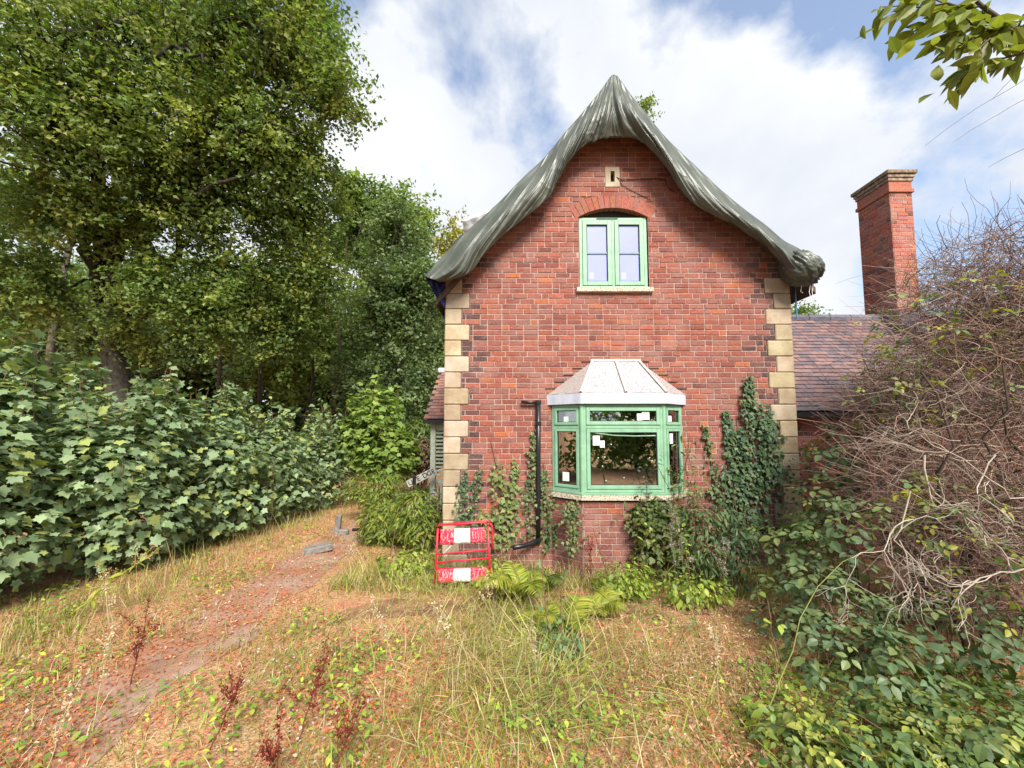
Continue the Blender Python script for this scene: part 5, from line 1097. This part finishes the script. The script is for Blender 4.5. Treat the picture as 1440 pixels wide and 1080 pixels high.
# upright single plants
def stalk(name, label, px, py, Y, h, lean, colr, n_br, seedc, cat, group, leafc=None, r_=0.006):
    b = P(px, py, Y); t = thing(name, label, cat, (b.x, Y, 0), group); base = np.array([b.x, Y, gz(b.x, Y)]); tip = base + (lean[0], lean[1], h); sp = bent(base, tip, 0.02, 9, 0.03); tw = [(sp, r_, r_ * 0.4, np.array(colr))]; pos = []
    for k in range(n_br):
        i = rng.integers(3, 8); e = sp[i] + rng.normal(size=3) * 0.06 + (0, 0, rng.uniform(0.08, 0.22)); q = bent(sp[i], e, 0, 5, 0.03); tw.append((q, r_ * 0.5, r_ * 0.3, np.array(colr))); pos.append(q[2:].repeat(14, 0) + rng.normal(size=(42, 3)) * 0.012)
    pos.append(sp[5:].repeat(22, 0) + rng.normal(size=(88, 3)) * 0.014); pos = np.vstack(pos); k = len(pos)
    tubes('stem', tw, M['twig'], t, 5); scatter('seed_head', KITE, pos, frames(rng.normal(size=(k, 3)), rng.normal(size=(k, 3)) + (0, 0, 0.7)), 0.02 * rng.uniform(0.6, 1.3, k), rcols(seedc, k, 0.25), M['dry'], t, kind='stuff')
    if leafc:
        k = 26; f = rng.integers(0, 7, k); pos = sp[f] + rng.normal(size=(k, 3)) * 0.01; scatter('leaves', LANCE, pos, frames(np.array([0, 0, 1.0]) + rng.normal(size=(k, 3)) * 0.3, rng.normal(size=(k, 3)) * (1, 1, 0.2)), 0.12 * rng.uniform(0.5, 1.2, k), rcols(leafc, k), M['leaf'], t, kind='stuff')
DK = [(0.20, 0.035, 0.025), (0.26, 0.06, 0.035), (0.16, 0.03, 0.025)]
for px, py, Y, h, ln, lb in ((420, 1010, 2.9, 0.42, (0.12, 0.05), 'dark red dock stalk left of the centre foreground'), (290, 1040, 2.75, 0.40, (0.14, 0.1), 'thin dark red dock stalk nearer the lower left corner'), (185, 935, 3.5, 0.5, (0.1, 0), 'dark red dock stalk beside the drive at the left'), (470, 1050, 2.6, 0.3, (0.1, 0), 'short dark red dock stalk at the bottom left of centre'), (400, 1065, 2.5, 0.28, (-0.1, 0), 'low leaning dark red dock stalk near the bottom edge'), (830, 800, 5.5, 0.55, (0, 0), 'rust coloured dock stalk against the bay brickwork')):
    stalk('dock_stalk', lb, px, py, Y, h, ln, (0.18, 0.05, 0.03), 6, DK, 'plant', 'red dock stalks')
stalk('goldenrod', 'yellow green leaning goldenrod with brown flower head by the hedge', 95, 835, 4.6, 0.75, (0.9, 0.1), (0.35, 0.36, 0.06), 9, [(0.42, 0.25, 0.16), (0.5, 0.33, 0.2), (0.4, 0.38, 0.06)], 'plant', None, [(0.36, 0.38, 0.06), (0.28, 0.32, 0.05)], 0.008)
for px, py, Y, h, ln, lb in ((985, 905, 4.2, 1.35, (-0.28, 0), 'tall thin thistle stem right of the bay window'), (955, 830, 4.9, 0.95, (-0.1, 0), 'tall seeding stem in front of the climbing shrub'), (1015, 830, 4.9, 0.7, (0.05, 0), 'shorter seeding stem nearer the dark ivy')):
    stalk('thistle_stem', lb, px, py, Y, h, ln, (0.14, 0.16, 0.05), 8, [(0.45, 0.38, 0.36), (0.35, 0.28, 0.25), (0.2, 0.18, 0.1)], 'plant', 'tall stems right of the bay', [(0.12, 0.17, 0.05)], 0.006)
for k, (px, py, Y, h) in enumerate(((130, 1000, 3.0, 0.5), (60, 1060, 2.5, 0.45), (640, 950, 3.4, 0.65), (700, 900, 4.1, 0.7), (560, 930, 3.6, 0.6), (760, 960, 3.3, 0.55), (500, 800, 5.8, 0.45), (160, 870, 4.3, 0.6), (1010, 990, 3.1, 0.55))):
    stalk('grass_stem', ['seeding grass stem at the lower left of the drive', 'seeding grass stem in the bottom left corner', 'seeding grass stem left of the central clump', 'seeding grass stem behind the central clump', 'seeding grass stem below the mossy path', 'seeding grass stem right of the central clump', 'seeding grass stem at the right edge of the drive', 'seeding grass stem at the foot of the hedge', 'seeding grass stem left of the bramble patch'][k], px, py, Y, h, (rng.normal() * 0.12, rng.normal() * 0.08), (0.5, 0.42, 0.24), 2, [(0.55, 0.45, 0.28), (0.6, 0.5, 0.35)], 'grass stem', 'tall seeding grass stems', None, 0.003)

# ------------------------------------------------------------------ right: dead tangle, brambles
tg = thing('bare_bush', 'huge leafless tangle of brown twigs at the right edge', 'bush', (5.3, 4.5, 0))
paths = []
ELL = [((5.75, 4.6, 2.15), (1.6, 1.0, 1.8), 6200), ((4.85, 5.0, 2.25), (0.6, 0.45, 0.75), 900), ((6.1, 4.8, 3.65), (1.15, 0.9, 0.95), 3200), ((4.6, 4.3, 1.3), (0.8, 0.6, 0.9), 1500)]
BRN = [(0.24, 0.155, 0.118), (0.30, 0.205, 0.155), (0.18, 0.115, 0.092), (0.40, 0.31, 0.235), (0.28, 0.155, 0.128)]
ELL.append(((5.3, 4.0, 0.8), (1.4, 0.7, 0.75), 2200))
for c, r_, n_ in ELL:
    p, d = in_ell(n_, c, r_, 0.42)
    for i in range(n_):
        dr = rng.normal(size=3) * (1.0, 0.6, 0.55) + (-0.5, -0.2, 0.1); dr /= np.linalg.norm(dr); q = [p[i]]; L_ = rng.uniform(0.25, 0.8) / 5; cv = rng.normal(size=3) * 0.35
        for s in range(5):
            q.append(q[-1] + dr * L_); dr = dr + cv * 0.42 + rng.normal(size=3) * 0.18; dr /= np.linalg.norm(dr)
        r0 = rng.choice([0.0028, 0.004, 0.006], p=[0.6, 0.3, 0.1]); paths.append((np.array(q), r0, r0 * 0.5, np.array(BRN[rng.integers(0, 5)]) * rng.uniform(0.4, 1.55)))
tubes('twigs', paths, M['twig'], tg, 3, kind='stuff')
paths = []
for k in range(60):                           # wisps against the sky
    a, d = in_ell(1, (5.9, 4.7, 3.6), (1.3, 0.8, 1.0), 0.3); a = a[0]; dr = norm(np.array([rng.normal() * 0.8 - 0.3, rng.normal() * 0.3, abs(rng.normal())])); q = [a]; cv = rng.normal(size=3) * 0.5
    for s in range(8): q.append(q[-1] + dr * 0.09); dr = norm(dr + cv * 0.25 + rng.normal(size=3) * 0.1)
    paths.append((np.array(q), 0.0028, 0.0015, np.array((0.14, 0.09, 0.08))))
tubes('wisps', paths, M['twig'], tg, 3, kind='stuff')
paths = []
for k in range(16):
    b = np.array([rng.uniform(4.2, 6.2), rng.uniform(3.9, 4.8), 0]); e = b + (rng.uniform(-1.0, 0.6), rng.uniform(-0.3, 0.3), rng.uniform(1.2, 2.8)); paths.append((bent(b, e, 0.0, 9, 0.10), rng.uniform(0.012, 0.032), 0.008, np.array((0.09, 0.065, 0.05)) * rng.uniform(0.7, 1.6)))
tubes('stem', paths, M['twig'], tg, 7)
# pale crooked dead branches hanging in front
def crook(a, dr, L_, r0, depth, outl, c):
    q = [np.array(a, float)]; dr = norm(np.array(dr, float)); n_ = 8
    for s in range(n_): q.append(q[-1] + dr * L_ / n_); dr = norm(dr + rng.normal(size=3) * (0.38, 0.2, 0.38))
    q = np.array(q); outl.append((q, r0, r0 * 0.55, c * rng.uniform(0.8, 1.15)))
    if depth:
        for k in range(3):
            i = rng.integers(2, 8); crook(q[i], norm(q[i] - q[i - 1]) + rng.normal(size=3) * (0.75, 0.35, 0.75), L_ * rng.uniform(0.45, 0.75), r0 * 0.62, depth - 1, outl, c)
for k, (lb, sp) in enumerate((('pale crooked dead branch hanging over the brambles', [(1300, 640, 3.5, (-0.1, 0, -1), 0.9, 0.018), (1280, 690, 3.4, (-0.3, 0, -1), 0.9, 0.014), (1265, 760, 3.3, (0.35, -0.1, -1), 0.9, 0.010), (1285, 730, 3.35, (-1, 0, -0.2), 0.7, 0.010)]), ('second pale dead branch nearer the right edge', [(1400, 640, 3.3, (-0.6, 0, -0.6), 0.7, 0.012), (1440, 700, 3.1, (-1, 0, -0.05), 0.9, 0.010), (1440, 800, 3.0, (-1, 0, -0.3), 0.7, 0.012), (1350, 620, 3.6, (-1, 0, 0.05), 0.8, 0.009)]))):
    o_ = []
    for px, py, Y, d, L_, r0 in sp: crook(P(px, py, Y), d, L_, r0 * 0.52, 3, o_, np.array((0.46, 0.39, 0.32)))
    t = tubes('dead_branch', o_, M['twig'], None, 5); tag(t, lb, 'branch', 'pale dead branches')
# brambles
def bramble(label, blobs, n_, leaf, pal, indiv, stems, canes=()):
    c0 = blobs[0][0]; t = shrub('bramble', label, (c0[0], c0[1], 0), blobs, leaf, pal, BRAMBLE, M['leaf_gloss'], n_, stems, indiv, 'brambles at the right', 'bramble', up=1.2, stemc=(0.16, 0.10, 0.06), key='bramble', sr=0.006)
    return t
BD = [(0.08, 0.13, 0.06), (0.10, 0.155, 0.068), (0.13, 0.185, 0.078), (0.16, 0.20, 0.07)]; BLt = [(0.10, 0.16, 0.05), (0.14, 0.20, 0.06), (0.08, 0.13, 0.045), (0.20, 0.22, 0.06)]
bramble('dark green bramble patch below the pale dead branch', [(tuple(P(1180, 850, 3.9)), (0.7, 0.5, 0.45), 1), (tuple(P(1220, 930, 3.3)), (0.6, 0.4, 0.35), 1), (tuple(P(1110, 850, 4.3)), (0.35, 0.35, 0.35), 0.6), (tuple(P(1370, 900, 3.4)), (0.8, 0.45, 0.35), 0.6)], 700, 0.108, BD, 260, 20)
bramble('lighter bramble shoots reaching towards the right quoin', [(tuple(P(1120, 760, 4.7)), (0.5, 0.4, 0.3), 1), (tuple(P(1190, 740, 4.4)), (0.6, 0.3, 0.35), 0.7)], 260, 0.12, BLt + BD[1:3], 120, 14)
bramble('bramble leaves in front of the side wing wall', [(tuple(P(1190, 640, 5.3)), (0.55, 0.35, 0.45), 1), (tuple(P(1160, 700, 5.2)), (0.45, 0.3, 0.4), 1)], 220, 0.12, BLt + BD, 60, 16)
bramble('light green bramble along the bottom right edge', [(tuple(P(1250, 1040, 2.7)), (0.75, 0.35, 0.18), 1), (tuple(P(1380, 1030, 2.7)), (0.6, 0.35, 0.2), 1), (tuple(P(1130, 1050, 2.6)), (0.35, 0.3, 0.14), 0.6)], 520, 0.08, BLt + [(0.3, 0.32, 0.06)], 200, 14)
bramble('bramble leaves scattered through the dead twigs', [(tuple(P(1330, 720, 3.6)), (0.8, 0.4, 0.35), 1), (tuple(P(1330, 480, 4.2)), (1.0, 0.4, 0.9), 0.6), (tuple(P(1250, 560, 4.6)), (0.5, 0.3, 0.6), 0.7), (tuple(P(1400, 820, 3.3)), (0.5, 0.3, 0.4), 1)], 560, 0.08, BLt + [(0.36, 0.36, 0.04), (0.28, 0.3, 0.05)], 120, 6)
q = np.array([tuple(P(a, b, Y)) for a, b, Y in ((1078, 1005, 2.9), (1095, 960, 3.0), (1115, 915, 3.1), (1125, 870, 3.2), (1150, 825, 3.3), (1185, 790, 3.4), (1230, 770, 3.4))])
V, F = tubegeo(q, (0.0045, 0.003), 6); cane = fast('bramble_cane', V, F, M['twig'], None, np.tile((0.20, 0.21, 0.06), (len(V), 1)), True); tag(cane, 'single arching yellow green bramble cane in front of the dark patch', 'bramble cane')

# overhanging branch at upper right
ob = thing('overhanging_tree', 'tree branch with hanging green leaves reaching in at the upper right corner', 'tree', (4.6, 1.2, 0))
BY2 = 2.0
V, F = tubegeo(bent((4.6, 1.2, -0.1), (4.4, 1.5, 4.6), 0, 8, 0.03), np.linspace(0.16, 0.09, 8), 10); fast('trunk', V, F, M['bark'], ob, None, True)
main = [np.array(P(a, b, Y)) for a, b, Y in ((1750, 160, 1.9), (1560, 90, 2.0), (1440, 55, 2.0), (1410, 30, 2.0), (1380, 8, 2.0), (1340, -30, 2.0))]
tw = [(np.array(main), 0.020, 0.007, np.array((0.09, 0.07, 0.05))), (bent((4.45, 1.4, 4.0), main[0], 0, 6, 0.04), 0.045, 0.02, np.array((0.09, 0.07, 0.05)))]
spr = [((1440, 55), (1330, 20)), ((1440, 75), (1360, 95)), ((1410, 30), (1270, -10)), ((1380, 8), (1290, 40)), ((1440, 70), (1350, 110)), ((1400, 25), (1310, 65)), ((1350, 10), (1240, 10)), ((1420, 40), (1340, 60)), ((1400, 40), (1375, 85)), ((1440, 20), (1420, 60))]
lp = []; ld = []
for (a, b), (c, d) in spr:
    p, q = np.array(P(a, b, 2.0)), np.array(P(c, d, 2.0 + rng.uniform(-0.15, 0.2))); s = bent(p, q, 0.03, 7, 0.06); tw.append((s, 0.006, 0.0025, np.array((0.12, 0.10, 0.05))))
    for k in range(22):
        i = rng.integers(1, 7); lp.append(s[i] + rng.normal(size=3) * 0.012); ld.append((s[i] - s[i - 1]) / (np.linalg.norm(s[i] - s[i - 1])) * 0.6 + np.array([-0.25, 0, -0.9]) + rng.normal(size=3) * 0.35)
for px, py in ((1215, 12), (1205, 50), (1222, 55), (1248, 70), (1255, 90), (1280, 70), (1310, 75), (1312, 105), (1305, 145), (1325, 140), (1352, 130)):
    lp.append(np.array(P(px + 8, py - 14, 2.0))); ld.append(np.array([-0.45, 0, -0.9]) + rng.normal(size=3) * 0.15)
lp = np.array(lp); ld = np.array(ld); k = len(lp); LV = outline_leaf([(0, 0), (0.17, 0.25), (0.2, 0.5), (0.1, 0.8), (0, 1)], 0.25, 0.15)
tubes('branch', tw, M['twig'], ob, 6)
singles('leaf', leafmesh('over', LV, M['leaf']), lp, frames(rng.normal(size=(k, 3)) * 0.7 + (0, -0.3, 0.8), ld), 0.125 * rng.uniform(0.75, 1.2, k), rcols([(0.15, 0.18, 0.025), (0.19, 0.21, 0.03), (0.22, 0.23, 0.04), (0.12, 0.15, 0.03)], k, 0.2), ob)
ws = []
for (a, b), (c, d) in (((1470, 95), (1300, 205)), ((1460, 130), (1340, 200)), ((1450, 85), (1395, 140)), ((1450, 205), (1390, 235))): ws.append((bent(P(a, b, 2.4), P(c, d, 2.6), 0.03, 10, 0.02), 0.0022, 0.0010, np.array((0.10, 0.08, 0.08))))
tubes('thin_shoot', ws, M['twig'], ob, 4)
for o in bpy.data.objects:
    if '_e' in o: del o['_e']
